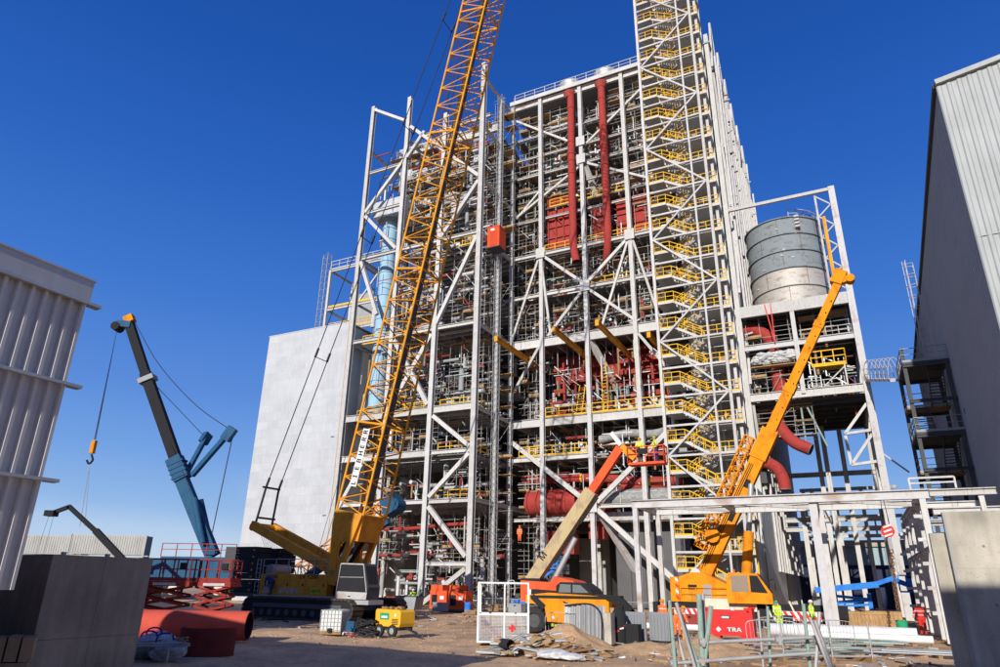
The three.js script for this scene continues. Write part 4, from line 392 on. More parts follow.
// ------------------------------------------------------------ pipe rack in front, white steel
{
  const T = site('pipe_rack', 'low white steel pipe rack spanning the front right of the yard', 'pipe rack', -4, 43), L = T.L, Y = 7.35;
  for (const [u, v] of [[-12, 43], [-11.8, 48], [-1.65, 43.2], [-1.5, 48], [3.75, 43], [3.9, 48]]) mem(T, 'column', [u, 0, v], [u, Y - .2, v], u > -3 && u < 0 ? .42 : .3, .32, M.steel, 'i', [0, 0, 1]);
  mem(T, 'beam', [-12.2, Y, 43], [4.1, Y, 43], .36, .5); mem(T, 'beam', [-12, Y, 48], [4.1, Y, 48], .34, .46); for (const u of [-12, -6.7, -1.6, 3.75]) mem(T, 'cross_beam', [u, Y, 43.2], [u, Y, 47.8], .28, .36); for (const [a, b] of [[-11.8, -6.9], [-6.5, -1.8], [-1.4, 3.6]]) mem(T, 'plan_brace', [a, Y - .1, 43.3], [b, Y - .1, 47.7], .16, .16, M.steel, 'b');
  // right hand run back towards the annex, and the beams carried on to the right
  for (const v of [46.5, 50, 53.5, 57, 61]) { mem(T, 'column', [3.75, 0, v], [3.75, Y - .2, v], .26, .28, M.steel, 'i', [0, 0, 1]); } for (const v of [43, 46.5, 50, 53.5, 57, 61]) for (const y of [1.4, 2.6, 3.8, 5, 6.2]) mem(T, 'bracket', [3.2, y, v], [3.62, y, v], .14, .18, M.steel, 'b'); mem(T, 'beam', [3.75, Y, 48.2], [3.75, Y, 61], .28, .4); mem(T, 'beam', [3.75, 4.6, 43.3], [3.75, 4.6, 61], .2, .24);
  for (const [y, v] of [[Y + .05, 43.1], [Y - .9, 43.1], [Y - .1, 48], [Y - 1.1, 48]]) mem(T, 'beam', [4.15, y, v], [16, y, v], .3, .36); for (const u of [6.4, 7.9, 9.4]) for (const v of [43, 48]) mem(T, 'post', [u, 0, v], [u, Y - .2, v], .24, .24, M.steel, 'i', [0, 0, 1]);
  rail(new B(), [L(3.3, Y + .25, 43), L(5.4, Y + .25, 43)], .6, .05, 2.1, false).mesh('end_frame', M.steel, T);
}
// more frames beyond, seen under the annex against the sky
{ const T = site('far_rack', 'open white steel rack far behind, seen against the sky under the annex', 'pipe rack', 0, 96), L = T.L; for (const u of [-4.6, -3.6, -1, 2, 4.4]) mem(T, 'column', [u, 0, 96], [u, 14.5, 96], .42, .42, M.steel, 'b'); for (const y of [10.9, 14.3, 8.6]) mem(T, 'beam', [-5, y, 96.03], [6, y, 96.03], .3, .4, M.steel, 'b'); for (const [a, b] of [[-3.4, -1], [-.8, 2]]) mem(T, 'brace', [a, 8.8, 95.9], [b, 10.8, 95.9], .2, .2, M.steel, 'b'); for (const u of [-2.6, .6, 3]) mem(T, 'hanger', [u, 8.7, 96], [u, 10.8, 96], .2, .2, M.steel, 'b'); }

// ------------------------------------------------------------ crane builders
// four-chord lattice between A and C; X and Z are the half sizes along the in-plane normal and local z
function lattice(T, name, A, C, hx0, hz0, hx1, hz1, bays, rc, rl, m) {
  const d = V3(C).sub(V3(A)).normalize(), z = new THREE.Vector3(0, 0, 1), x = new THREE.Vector3().crossVectors(d, z).normalize().negate(); // x: left side of the boom as drawn
  const at = (t, i, j) => [0, 1, 2].map(k => A[k] + (C[k] - A[k]) * t + x.getComponent(k) * i * (hx0 + (hx1 - hx0) * t) + z.getComponent(k) * j * (hz0 + (hz1 - hz0) * t));
  const g = new B(), l = new B(); for (const i of [-1, 1]) for (const j of [-1, 1]) g.tube(at(0, i, j), at(1, i, j), rc, 8);
  for (let b = 0; b < bays; b++) { const t0 = b / bays, t1 = (b + 1) / bays, tm = (t0 + t1) / 2; for (const j of [-1, 1]) { l.tube(at(t0, -1, j), at(tm, 1, j), rl, 5); l.tube(at(tm, 1, j), at(t1, -1, j), rl, 5); l.tube(at(tm, 1, j), at(tm, -1, j), rl * .8, 5); } for (const i of [-1, 1]) { l.tube(at(t0, i, -1), at(tm, i, 1), rl, 5); l.tube(at(tm, i, 1), at(t1, i, -1), rl, 5); } }
  for (const t of [.003, .997]) for (const j of [-1, 1]) { l.tube(at(t, -1, j), at(t, 1, j), rl * 1.2, 5); l.tube(at(t, j, -1), at(t, j, 1), rl * 1.2, 5); }
  const o = g.mesh(name, m, T); l.mesh('lacing', m, o, 'stuff'); return at;
}
function wheel(T, x, y, z, r, w, rimM = M.grey, lug = true) { const t = new B(); t.geo(new THREE.LatheGeometry([[r * .55, -w / 2], [r * .9, -w / 2], [r, -w * .36], [r, w * .36], [r * .9, w / 2], [r * .55, w / 2]].map(q => new THREE.Vector2(...q)), 28), new THREE.Matrix4().makeRotationX(Math.PI / 2).setPosition(x, y, z)); if (lug) for (let k = 0; k < 18; k++) for (const s of [-1, 1]) { const a = (k + (s > 0 ? .5 : 0)) / 18 * 6.2832, c = Math.cos(a), n = Math.sin(a); t.ob([x + c * r * 1.0, y + n * r * 1.0, z + s * w * .24], [c, n, 0], [-n, c, 0], [0, 0, 1], r * .055, r * .06, w * .22); } const o = t.mesh('tyre', M.rubber, T); const h = new B(); h.geo(new THREE.LatheGeometry([[0, -w * .2], [r * .5, -w * .2], [r * .57, -w * .44], [r * .57, w * .44], [r * .5, w * .3], [r * .2, w * .3], [r * .16, w * .42], [0, w * .42]].map(q => new THREE.Vector2(...q)), 24), new THREE.Matrix4().makeRotationX(Math.PI / 2).setPosition(x, y, z)); h.mesh('rim', rimM, o); return o; }
// ------------------------------------------------------------ crawler crane
{
  const T = site('crawler_crane', 'orange crawler crane with black counterweights and a lattice boom rising past the steelwork', 'crane', -34, 39.7), L = T.L;
  for (const v of [37.25, 42.3]) { // crawlers
    const x0 = -38.4 + 34, x1 = -28.9 + 34, z = 39.7 - v, g = new B(); const pts = [], R = .62, yc = .68; for (let k = 0; k <= 14; k++) { const a = -Math.PI / 2 + k / 14 * Math.PI; pts.push([x1 - R + Math.cos(a) * R, yc + Math.sin(a) * R]); } for (let k = 0; k <= 14; k++) { const a = Math.PI / 2 + k / 14 * Math.PI; pts.push([x0 + R + Math.cos(a) * R, yc + Math.sin(a) * R]); } g.poly(pts, z - .48, z + .48); const c = g.mesh('crawler', M.black, T);
    const s = new B(), per = [], straight = x1 - x0 - 2 * R; const tot = 2 * straight + 2 * Math.PI * R, n = 72; for (let k = 0; k < n; k++) { let q = k / n * tot, x, y, a; if (q < straight) { x = x0 + R + q; y = yc - R; a = 0; } else if ((q -= straight) < Math.PI * R) { a = q / R; x = x1 - R + Math.sin(a) * R; y = yc - Math.cos(a) * R; } else if ((q -= Math.PI * R) < straight) { x = x1 - R - q; y = yc + R; a = Math.PI; } else { q -= straight; a = Math.PI + q / R; x = x0 + R + Math.sin(a) * R; y = yc - Math.cos(a) * R; } const X = [Math.cos(a), Math.sin(a), 0], Y = [-Math.sin(a), Math.cos(a), 0]; s.ob([x - Y[0] * .02, y - Y[1] * .02, z], X, Y, [0, 0, 1], .12, .06, .56); } s.mesh('track_shoes', M.track, c, 'stuff'); const r = new B(); for (let k = 0; k < 11; k++) r.tube([x0 + 1 + k * .75, .42, z + .485], [x0 + 1 + k * .75, .42, z + .53], .2, 12); r.mesh('rollers', M.dgrey, c, 'stuff'); new B().box(x0 + .9, .72, z + .482, x1 - .9, .98, z + .55).mesh('track_frame', M.dgrey, c);
  }
  new B().box(-2.2, .55, -2.3, 3.2, 1.2, 2).mesh('car_body', M.dgrey, T); new B().cyl(.6, 1.2, 0, 1.4, .25, 28).mesh('slew_ring', M.dgrey, T); new B().box(-5, 1.32, -1.6, 3, 1.46, 1.9).mesh('walkway', M.galv, T);
  const body = new B(); body.box(-4.6, 1.46, -1.5, 1.6, 2.86, 1.5); const bo = body.mesh('superstructure', M.craneShade, T);
  for (const [x0, x1] of [[-4.52, -3.15], [-3.1, -1.75], [-1.7, -.35], [-.3, 1.5]]) { new B().box(x0, 1.52, 1.502, x1, 2.5, 1.53).mesh('panel_door', M.craneShade, bo); new B().box(x1 - .22, 2.06, 1.531, x1 - .12, 2.24, 1.56).mesh('latch', M.black, bo); } new B().box(-4.52, 2.53, 1.502, 1.5, 2.84, 1.525).mesh('name_strip', M.craneShade, bo);
  text('LIEBHERR', .23, M.black, bo, [-4.35, 2.57, 1.527], [0, 0, 0], 'lettering', .95); text('LR 1200', .27, M.black, bo, [-.9, 2.56, 1.527], [0, 0, 0], 'lettering', 1.25); text('arens', .44, M.bag, bo, [-2.75, 1.62, 1.534], [0, 0, 0], 'lettering', 1.15);
  { const e = new B(); e.poly([[0, 0], [.5, 0], [.7, .3], [.25, .34], [.62, .5], [.3, .95], [.15, .5], [.4, .62], [.1, .2]].map(q => [q[0] - 4.3, q[1] + 1.6]), 1.533, 1.54); e.mesh('emblem', M.bag, bo); }
  new B().box(.3, 1.6, 1.531, 1.0, 1.95, 1.55).mesh('notice_plate', M.lime, bo); text('AUTO', .2, M.black, bo, [.34, 1.68, 1.552], [0, 0, 0]); rail(new B(), [[-4.5, 2.86, 1.45], [1.5, 2.86, 1.45]], 1, .025, 1.2, false).mesh('guard_rail', M.grey, bo);
  { const l = new B(); for (const s of [-4.95, -4.6]) l.tube([s, 1.5, 1.62], [s, 3.9, 1.62], .03, 5); for (let y = 1.7; y < 3.9; y += .3) l.tube([-4.95, y, 1.62], [-4.6, y, 1.62], .022, 4); l.mesh('ladder', M.galv, T); }
  for (const z of [.35, -2.3]) for (let k = 0; k < 7; k++) { const g = new B(); g.poly([[-7, 0], [-5.05, 0], [-5, .05], [-5, .4], [-5.05, .44], [-7, .44], [-7.05, .4], [-7.05, .05]].map(q => [q[0], q[1] + 1.55 + k * .455]), z, z + 1.5); const o = g.mesh('counterweight', M.weight, T); new B().box(-6.9, 1.68 + k * .455, z + 1.502, -6.75, 1.8 + k * .455, z + 1.53).mesh('lifting_eye', M.craneO, o); new B().box(-5.3, 1.68 + k * .455, z + 1.502, -5.15, 1.8 + k * .455, z + 1.53).mesh('lifting_eye', M.craneO, o); } new B().box(-7.1, 1.3, -2.3, -4.7, 1.54, 1.9).mesh('counterweight_tray', M.dgrey, T);
  for (const z of [1.05, -1.05]) { new B().bar([-6.6, 6.35, z], [2.1, 2.95, z], .42, .62).mesh('mast_beam', M.craneShade, T); } new B().tube([-6.4, 6.2, -1.2], [-6.4, 6.2, 1.25], .3, 14).mesh('mast_head', M.craneShade, T); new B().tube([1.9, 2.95, -1.4], [1.9, 2.95, 1.45], .24, 14).mesh('mast_pivot', M.lagg, T);
  { const r = new B(); for (let k = 0; k < 8; k++) r.tube([-6.2, 6, -.7 + k * .2], [-4.4, 3, -.6 + k * .16], .014, 4); r.mesh('reeving_ropes', M.rope, T, 'stuff'); const w = new B(); w.tube([-4.4, 3.1, -.9], [-4.4, 3.1, .9], .42, 16); w.mesh('winch_drum', M.galv, T); }
  // boom
  const A = [1.9, 2.2, 0], E = [15.7, 72, 0], at = t => A.map((q, i) => q + (E[i] - q) * t); const hx = 1.22, hz = 1.32;
  const secs = [[.068, .158], [.158, .33], [.33, .502], [.502, .674], [.674, .846], [.846, 1]]; let first; for (const [k, [a, b]] of secs.entries()) { const f = lattice(T, 'boom_section', at(a), at(b), hx, hz, hx, hz, k ? 7 : 4, .085, .048, M.crane); first = first || f; }
  { const dir = V3(E).sub(V3(A)).normalize(), nx = new THREE.Vector3(-dir.y, dir.x, 0), q = (s, o, z) => [A[0] + dir.x * s + nx.x * o, A[1] + dir.y * s + nx.y * o, z];
    for (const z of [1.3, -1.3]) { const g = new B(); const pl = [[0, -.3], [4.9, -1.2], [4.9, 1.2], [3.9, 1.2], [0, .3]]; const hole = [[.9, -.1], [2.9, -.42], [2.9, .1], [2.2, .25]]; const s = new THREE.Shape(pl.map(w => { const v = q(w[0], w[1], 0); return new THREE.Vector2(v[0], v[1]); })); s.holes.push(new THREE.Path(hole.map(w => { const v = q(w[0], w[1], 0); return new THREE.Vector2(v[0], v[1]); }))); const geo = new THREE.ExtrudeGeometry(s, { depth: .3, bevelEnabled: false }); geo.translate(0, 0, z - .15); g.geo(geo); g.mesh('boom_foot', M.craneShade, T); }
    { const g = new B(); const P1 = q(3.1, 0, 0), P2 = q(4.88, 0, 0); g.bar(P1, P2, 2.28, 2.3); g.mesh('boom_foot_box', M.craneShade, T); const c = new B(); c.bar(q(5.5, -.25, -.35), q(70, .25, -.35), .07, .72); c.mesh('boom_catwalk', M.dgrey, T); }
    for (let k = 0; k < 8; k++) { const s = 6.9 + k * .52, p = q(s, .2, 1.44), g = new B(); g.ob(p, [dir.y, -dir.x, 0], dir.toArray(), [0, 0, 1], .3, .25, .012); const o = g.mesh('letter_plate', M.white, T); text('LIEBHERR'[k], .4, M.black, o, [p[0] - dir.x * .18 - nx.x * -.19 * 1 - nx.x * .38, p[1] - dir.y * .18 - nx.y * .19, p[2] + .014], [0, 0, Math.atan2(dir.y, dir.x)]); }
    // pendants
    const top = q(69.5, .6, 0); for (const z of [.85, -.85]) { const g = new B(), pts = [[-6.5, 6.5, z], [-6.1, 9.2, z * .8], [top[0], top[1], z]]; g.bar(pts[0], pts[1], .14, .1); const n = 6; for (let k = 0; k < n; k++) { const a = pts[1].map((w, i) => w + (pts[2][i] - w) * k / n), b = pts[1].map((w, i) => w + (pts[2][i] - w) * (k + 1) / n); g.tube(a, b, .04, 6); g.bar(a, a.map((w, i) => w + (b[i] - w) * .07), .16, .1); } g.mesh('pendant', M.rope, T); } const sp = new B(); for (const [y, f] of [[9.2, 0], [6.9, -.4]]) sp.tube([-6.2 + f * .3, y, -.9], [-6.2 + f * .3, y, .9], .08, 8); for (let k = 1; k < 6; k++) { const w = [-6.1 + (top[0] + 6.1) * k / 6, 9.2 + (top[1] - 9.2) * k / 6]; sp.tube([w[0], w[1], -.85], [w[0], w[1], .85], .035, 5); } sp.mesh('pendant_spreader', M.rope, T);
    for (const z of [.25, -.3]) new B().tube([-.9, 3.1, z], [15.9, 72, z], .022, 4).mesh('hoist_rope', M.rope, T);
    const l = new B(); for (const z of [-.9, .9]) l.bar([.9, 2.9, z], q(4.2, -.6, z), .16, .24); l.mesh('backstop', M.black, T); }
  // cab
  { const g = new B(), x = 3.15; g.poly([[x, 1.35], [x + 2.55, 1.35], [x + 2.6, 2.1], [x + 2.15, 3.55], [x + .35, 3.6], [x + .1, 3.4]], 1.1, 2.45); const c = g.mesh('cab', M.dgrey, T); new B().poly([[x + .02, 1.36], [x + 2.56, 1.36], [x + 2.6, 1.78], [x + .05, 1.82]], 2.452, 2.475).mesh('lower_panel', M.steel2, c); for (const [a, b] of [[[x + .12, 1.85], [x + .3, 3.55]], [[x + 2.56, 1.8], [x + 2.16, 3.52]], [[x + .3, 3.54], [x + 2.16, 3.5]]]) new B().bar([...a, 2.46], [...b, 2.46], .05, .07).mesh('cab_frame', M.steel2, c); new B().poly([[x + .14, 1.85], [x + 2.5, 1.8], [x + 2.12, 3.48], [x + .3, 3.5]], 2.452, 2.47).mesh('side_window', M.black, c); new B().poly([[x + 2.62, 1.95], [x + 2.64, 1.95], [x + 2.22, 3.4], [x + 2.2, 3.4]], 1.25, 2.3).mesh('front_window', M.black, c); for (const y of [2.7]) new B().bar([x + .3, y, 2.475], [x + 2.25, y, 2.475], .03, .04).mesh('window_bar', M.grey, c); new B().box(x + 1.1, 1.5, 2.452, x + 1.3, 1.56, 2.5).mesh('door_handle', M.black, c); new B().box(x - .2, 1.05, .9, x + 2.8, 1.32, 2.5).mesh('cab_platform', M.galv, c); }
  new B().box(1.7, 1.5, -1.4, 2.8, 2.6, .9).mesh('winch_house', M.black, T);
}
// ------------------------------------------------------------ lattice jib with blue head resting behind the crawler crane
{ const T = site('lattice_jib', 'orange lattice jib with a blue head resting aslant behind the crawler crane', 'jib', -44, 47.5), L = T.L, A = L(-43.4, 3, 47.5), C = L(-34.6, 8.3, 47.5); lattice(T, 'jib_section', A, C, .6, .6, .55, .6, 8, .07, .045, M.craneO); new B().bar(L(-34.7, 8.2, 47.5), L(-33.5, 8.8, 47.5), 1.4, 1.5).mesh('jib_head', M.teal, T); new B().tube(L(-33.6, 8.5, 48.1), L(-33.6, 8.5, 46.9), .5, 16).mesh('sheave', M.teal, T); new B().bar(L(-43.8, 1.7, 47), L(-34, 7.2, 47), .5, .5).mesh('blue_girder', M.teal, T); for (const [u, y] of [[-42.6, 3], [-38, 5]]) new B().bar(L(u, 0, 47.6), L(u, y, 47.6), .5, .5).mesh('trestle', M.dgrey, T); }
// ------------------------------------------------------------ orange mobile crane
{
  const T = site('mobile_crane', 'bright orange mobile crane with its telescopic boom raised towards the tank', 'crane', -7, 51), L = T.L, o = M.craneO;
  new B().box(-6, .75, -1.3, 6.2, 1.45, 1.3).mesh('carrier', M.black, T); for (const x of [-4.2, -2.7, 2.2, 3.7]) for (const z of [-1.15, 1.15]) wheel(T, x, .68, z, .68, .45, M.cream, false);
  new B().box(-2.4, 1.0, 1.32, .9, 1.75, 1.5).mesh('side_locker', M.cream, T); new B().box(.35, 1.15, 1.502, .8, 1.32, 1.53).mesh('tail_lamp', M.redp, T); for (const x of [1.4, 2.1, 2.9]) new B().bar([x, 1.7, 1.4], [x + .35, .7, 1.4], .1, .22).mesh('step_bar', M.cream, T);
  for (const [x0, x1] of [[-4.9, -2.6], [2.4, 5.6]]) { const b = new B(); b.box(x0, .55, 1.56, x1, 1.1, 1.62); const p = b.mesh('outrigger_board', M.white, T); for (let k = 0; k < (x1 - x0) / .4 - 1; k++) { const s = new B(); const x = x0 + .05 + k * .4; s.poly([[x, 1.09], [x + .2, 1.09], [x + .48, .56], [x + .28, .56]], 1.622, 1.63); s.mesh('red_stripe', M.redp, p); } }
  for (const x of [-4.6, 5.2]) for (const z of [-2.6, 2.6]) { const g = new B(); g.bar([x, .9, 0], [x, .9, z], .3, .34); g.tube([x, .9, z], [x, .08, z], .1, 10); g.cyl(x, 0, z, .36, .08, 14); g.mesh('outrigger', M.craneO, T); }
  { const s = new B(); s.poly([[-4.1, 1.5], [1.6, 1.5], [1.6, 2.1], [-.6, 2.5], [-2.4, 3.4], [-3.3, 3.4], [-4.1, 3.1]], -1.2, 1.15); const q = s.mesh('superstructure', o, T); new B().box(-4.7, 1.5, -1.3, -4.12, 3.1, 1.25).mesh('counterweight', o, q); for (let k = 0; k < 4; k++) { const g = new B(); g.poly([[-4.14, 1.6 + k * .38], [-4.14, 1.8 + k * .38], [-4.34, 1.95 + k * .38], [-4.34, 1.75 + k * .38]], 1.252, 1.26); g.mesh('warning_stripe', k % 2 ? M.white : M.redp, q); } new B().box(-2.5, 1.6, 1.152, -1.9, 2.6, 1.2).mesh('side_box', M.grey, q); }
  { const x = -.5, c = new B(); c.poly([[x - .3, 1.5], [x + 2.5, 1.5], [x + 2.5, 2.1], [x + 1.7, 3.35], [x - .1, 3.4], [x - .3, 2.6]], 1.16, 2.1); const q = c.mesh('cab', o, T); new B().poly([[x, 2.2], [x + 1.1, 2.2], [x + 1.1, 3.22], [x + .05, 3.22]], 2.102, 2.12).mesh('side_window', M.glass, q); new B().poly([[x + .03, 2.23], [x + 1.07, 2.23], [x + 1.07, 3.19], [x + .08, 3.19]], 2.02, 2.098).mesh('cab_interior', M.black, q); new B().poly([[x + 1.22, 2.2], [x + 2.25, 2.15], [x + 1.7, 3.2], [x + 1.22, 3.22]], 2.102, 2.12).mesh('quarter_window', M.black, q); new B().poly([[x + 2.45, 2.2], [x + 2.47, 2.2], [x + 1.76, 3.28], [x + 1.74, 3.28]], 1.25, 2).mesh('windscreen', M.black, q); }
  const A = L(-9.6, 3.1, 51), E = L(2.2, 24.1, 51), dd = V3(E).sub(V3(A)), at = t => A.map((w, i) => w + (E[i] - w) * t), n = [-dd.y, dd.x, 0].map(w => w / Math.hypot(dd.x, dd.y)), of = (p, k, z = 0) => [p[0] + n[0] * k, p[1] + n[1] * k, p[2] + z];
  new B().bar(of(at(-.03), 0), of(at(.46), 0), .8, .95).mesh('boom_base', o, T); new B().bar(of(at(.38), .0), of(at(.475), .0), .95, 1.15).mesh('boom_collar', o, T); new B().bar(at(.46), at(.62), .6, .7).mesh('boom_section', o, T); new B().bar(at(.6), at(.625), .68, .78).mesh('boom_ring', o, T); new B().bar(at(.62), at(.83), .54, .62).mesh('boom_section', o, T); new B().bar(at(.82), at(.84), .62, .7).mesh('boom_ring', o, T); new B().bar(at(.83), at(.985), .48, .55).mesh('boom_section', o, T);
  { const g = new B(), h = of(at(.98), 0); g.bar(of(at(.97), .15), of(at(1.015), .12), .7, .8); g.bar(h, [h[0] + .7, h[1] + .1, h[2]], .5, .45); g.mesh('boom_head', o, T); new B().tube([h[0] + .75, h[1] + .05, h[2] - .36], [h[0] + .75, h[1] + .05, h[2] + .36], .3, 16).mesh('sheave', o, T); new B().tube([h[0] + .1, h[1] + .55, h[2] - .3], [h[0] + .1, h[1] + .55, h[2] + .3], .4, 16).mesh('sheave', o, T); }
  { const g = new B(); for (let k = 0; k < 12; k++) { const p = of(at(.47 + k * .04), -.12, .3); g.ob(p, [1, 0, 0], [0, 1, 0], [0, 0, 1], .04, .04, .03); } g.mesh('boom_pins', M.black, T, 'stuff'); }
  lattice(T, 'stowed_jib', of(at(.07), 1.0, .35), of(at(.43), 1.05, .35), .34, .4, .3, .36, 12, .055, .036, o); new B().tube(of(at(.12), .5, .9), of(at(.12), .5, .55), .5, 18).mesh('winch', o, T);
  for (let k = 0; k < 3; k++) new B().path([of(at(.02 + k * .01), .3 - k * .12, .43), of(at(.16), .34 - k * .13, .45), of(at(.36), .3 - k * .12, .43)], .025, 5).mesh('boom_hose', M.black, T);
  for (const [t, w] of [[.2, .5], [.3, .3]]) { const p = of(at(t), -.1, .404), g = new B(); g.ob(p, [dd.x, dd.y, 0].map(w2 => w2 / Math.hypot(dd.x, dd.y)), n, [0, 0, 1], w, .16, .006); g.mesh('boom_sticker', M.black, T); }
  rail(new B(), [[-4, 1.5, 1.28], [-.9, 1.5, 1.28]], .9, .022, 1, false).mesh('deck_rail', M.craneO, T); for (const [x, y, w, h, m] of [[-3.7, 1.62, .9, .5, M.craneShade], [-1.6, 1.6, .7, .6, M.craneShade], [-3.5, 2.3, .6, .3, M.black]]) new B().box(x, y, 1.152, x + w, y + h, 1.18).mesh('hatch', m, T); new B().tube([-3, 3.3, -.6], [-3, 3.3, .8], .38, 18).mesh('hoist_drum', M.galv, T); new B().cyl(-.3, 3.4, 1.5, .07, .2, 10).mesh('beacon', M.jlgO, T); for (const z of [1.7, 2.05]) new B().bar([1.95, 2.2, z], [1.3, 3.3, z], .02, .03).mesh('wiper', M.black, T); new B().path([[1.9, 2.9, 2.1], [2.2, 3, 2.3], [2.25, 2.7, 2.35]], .02, 5).mesh('mirror_arm', M.black, T); new B().box(2.2, 2.35, 2.28, 2.3, 2.75, 2.42).mesh('mirror', M.black, T);
  new B().tube(L(-6.8, 2.4, 50.5), L(-6.2, 6.1, 50.5), .34, 14).mesh('lift_cylinder', o, T); new B().tube(L(-6.2, 6.1, 50.5), L(-5.7, 9.3, 50.5), .19, 12).mesh('cylinder_rod', M.galv, T);
}
// ------------------------------------------------------------ orange and cream boom lift with basket
{
  const T = site('boom_lift', 'boom lift with cream and orange arm carrying an orange basket up the frame', 'boom lift', -17, 47.5), L = T.L; const o = M.jlgO;
  new B().box(-3.4, .5, -1.3, 2.6, 1.2, 1.3).mesh('chassis', M.dgrey, T); for (const x of [-2.6, 2]) for (const z of [-1.3, 1.3]) wheel(T, x, .6, z, .6, .45, M.cream, true);
  { const s = new B(); s.poly([[-4.6, 1.3], [.2, 1.3], [.2, 2.1], [-.6, 2.7], [-2, 3.0], [-2.3, 2.6], [-4.6, 2.7]], -1.2, 1.2); const q = s.mesh('turntable_cover', o, T); for (let k = 0; k < 6; k++) new B().box(-1.3, 1.95 + k * .1, 1.202, -.5, 2.0 + k * .1, 1.23).mesh('vent_slat', M.grey, q); new B().box(-4.0, 1.6, 1.202, -3.4, 2.1, 1.22).mesh('warning_sticker', M.white, q); }
  const A = L(-20.8, 2.9, 47), E = L(-13.9, 11.9, 47), at = t => A.map((w, i) => w + (E[i] - w) * t); new B().bar(at(-.03), at(.66), .75, .9).mesh('boom_base', M.jlgC, T); new B().bar(at(.6), at(.99), .5, .58).mesh('boom_section', o, T); { const g = new B(); const d = V3(E).sub(V3(A)).normalize(), nn = [d.y, -d.x, 0]; for (let k = 0; k < 2; k++) g.bar(at(.15 + k * .3).map((w, i) => w + nn[i] * .62), at(.4 + k * .25).map((w, i) => w + nn[i] * .62), .1, .12); g.mesh('cable_carrier', M.black, T); } text('M', .5, M.black, T, [at(.13)[0] - .1, at(.13)[1] - .1, at(.13)[2] + .38], [0, 0, .9], 'lettering');
  new B().box(A[0] - .8, A[1] - .6, A[2] - .6, A[0] + .7, A[1] - .05, A[2] + .6).mesh('boom_pivot', M.black, T); new B().tube(L(-19.5, 2.4, 47), L(-17.6, 5.6, 47), .2, 10).mesh('lift_cylinder', M.galv, T);
  new B().bar(E, L(-12.9, 11.0, 47), .4, .5).mesh('jib', M.craneShade, T); new B().bar(L(-13.9, 12, 47), L(-14.6, 13, 47.1), .3, .3).mesh('jib_link', M.white, T);
  { const p = L(-12.1, 10.5, 47.2), g = new B(), f = new B(); f.box(p[0] - 1.3, p[1], p[2] - .5, p[0] + 1.3, p[1] + .16, p[2] + .5); const q = f.mesh('basket_floor', o, T); const c = [[-1.3, .5], [1.3, .5], [1.3, -.5], [-1.3, -.5], [-1.3, .5]].map(w => [p[0] + w[0], p[1] + .16, p[2] + w[1]]); rail(g, c, 1.1, .035, .65, false); g.mesh('basket_rail', o, q); new B().box(p[0] - .5, p[1] + .7, p[2] + .52, p[0] + .2, p[1] + 1.1, p[2] + .6).mesh('control_box', M.black, q); }
}
// ------------------------------------------------------------ telehandler
{
  const T = site('telehandler', 'yellow telehandler with black boom and dark cab parked beside the white cage', 'telehandler', -14, 36.6), y = M.craneO; for (const x of [-1.75, 1.45]) for (const z of [-.95, .95]) wheel(T, x, .66, z, .66, .48, M.dgrey);
  { const s = new B(); s.poly([[-1.05, .62], [.9, .55], [.75, 1.0], [1.0, 1.3], [2.3, 1.35], [2.3, 1.75], [1.6, 1.95], [-1.0, 2.05], [-2.3, 1.9], [-2.3, 1.5], [-1.2, 1.45]], -1.0, 1.0); const b = s.mesh('body', y, T); new B().box(-.85, .36, .3, .85, .56, 1.02).mesh('sill', M.black, b); for (let k = 0; k < 9; k++) new B().box(-.8 + k * .18, .4 + (k % 3) * .01, 1.022, -.66 + k * .18, .53 - (k % 2) * .03, 1.03).mesh('worn_sticker', M.lime, b); new B().bar([-.1, 1.62, 1.012], [.8, 1.25, 1.012], .02, .07).mesh('side_stripe', M.black, b); new B().box(-.75, .78, 1.002, -.6, .9, 1.015).mesh('sticker', M.white, b); new B().box(.2, .78, 1.002, .26, .9, 1.015).mesh('sticker', M.white, b); }
  new B().bar([-2.2, 2.0, .25], [2.9, 1.75, .25], .5, .42).mesh('boom', M.black, T); new B().bar([-2.0, 1.84, 1.0], [2.4, 1.86, 1.0], .06, .14).mesh('trim', M.black, T);
  { const c = new B(); c.poly([[-.55, 2.0], [1.5, 2.0], [1.35, 2.25], [.9, 2.55], [-.3, 2.6], [-.55, 2.4]], -.95, .9); const q = c.mesh('cab', M.black, T); new B().poly([[-.4, 2.08], [.3, 2.08], [.3, 2.48], [-.3, 2.5]], .902, .915).mesh('side_window', M.glass, q); new B().poly([[.4, 2.08], [1.3, 2.08], [.85, 2.46], [.4, 2.48]], .902, .915).mesh('front_quarter_window', M.glass, q); }
  { const g = new B(); g.bar([2.7, 1.8, .25], [3.3, 1.2, .25], .4, .4); g.box(2.9, .5, -.7, 3.1, 1.5, .9); g.bar([3.0, 1.5, .6], [3.9, .5, .6], .14, .2); g.bar([3.0, 1.5, -.3], [3.9, .5, -.3], .14, .2); g.mesh('fork_carriage', M.black, T); new B().box(2.45, 1.05, .6, 2.85, 1.4, .98).mesh('head_lamp', M.wood, T); new B().box(2.0, .7, .4, 2.4, 1.7, .99).mesh('front_frame', y, T); const m = new B(); m.bar([-1.2, 1.3, 1.01], [-1.9, 1.85, 1.01], .05, .3); m.mesh('rear_mudguard', M.black, T); }
}
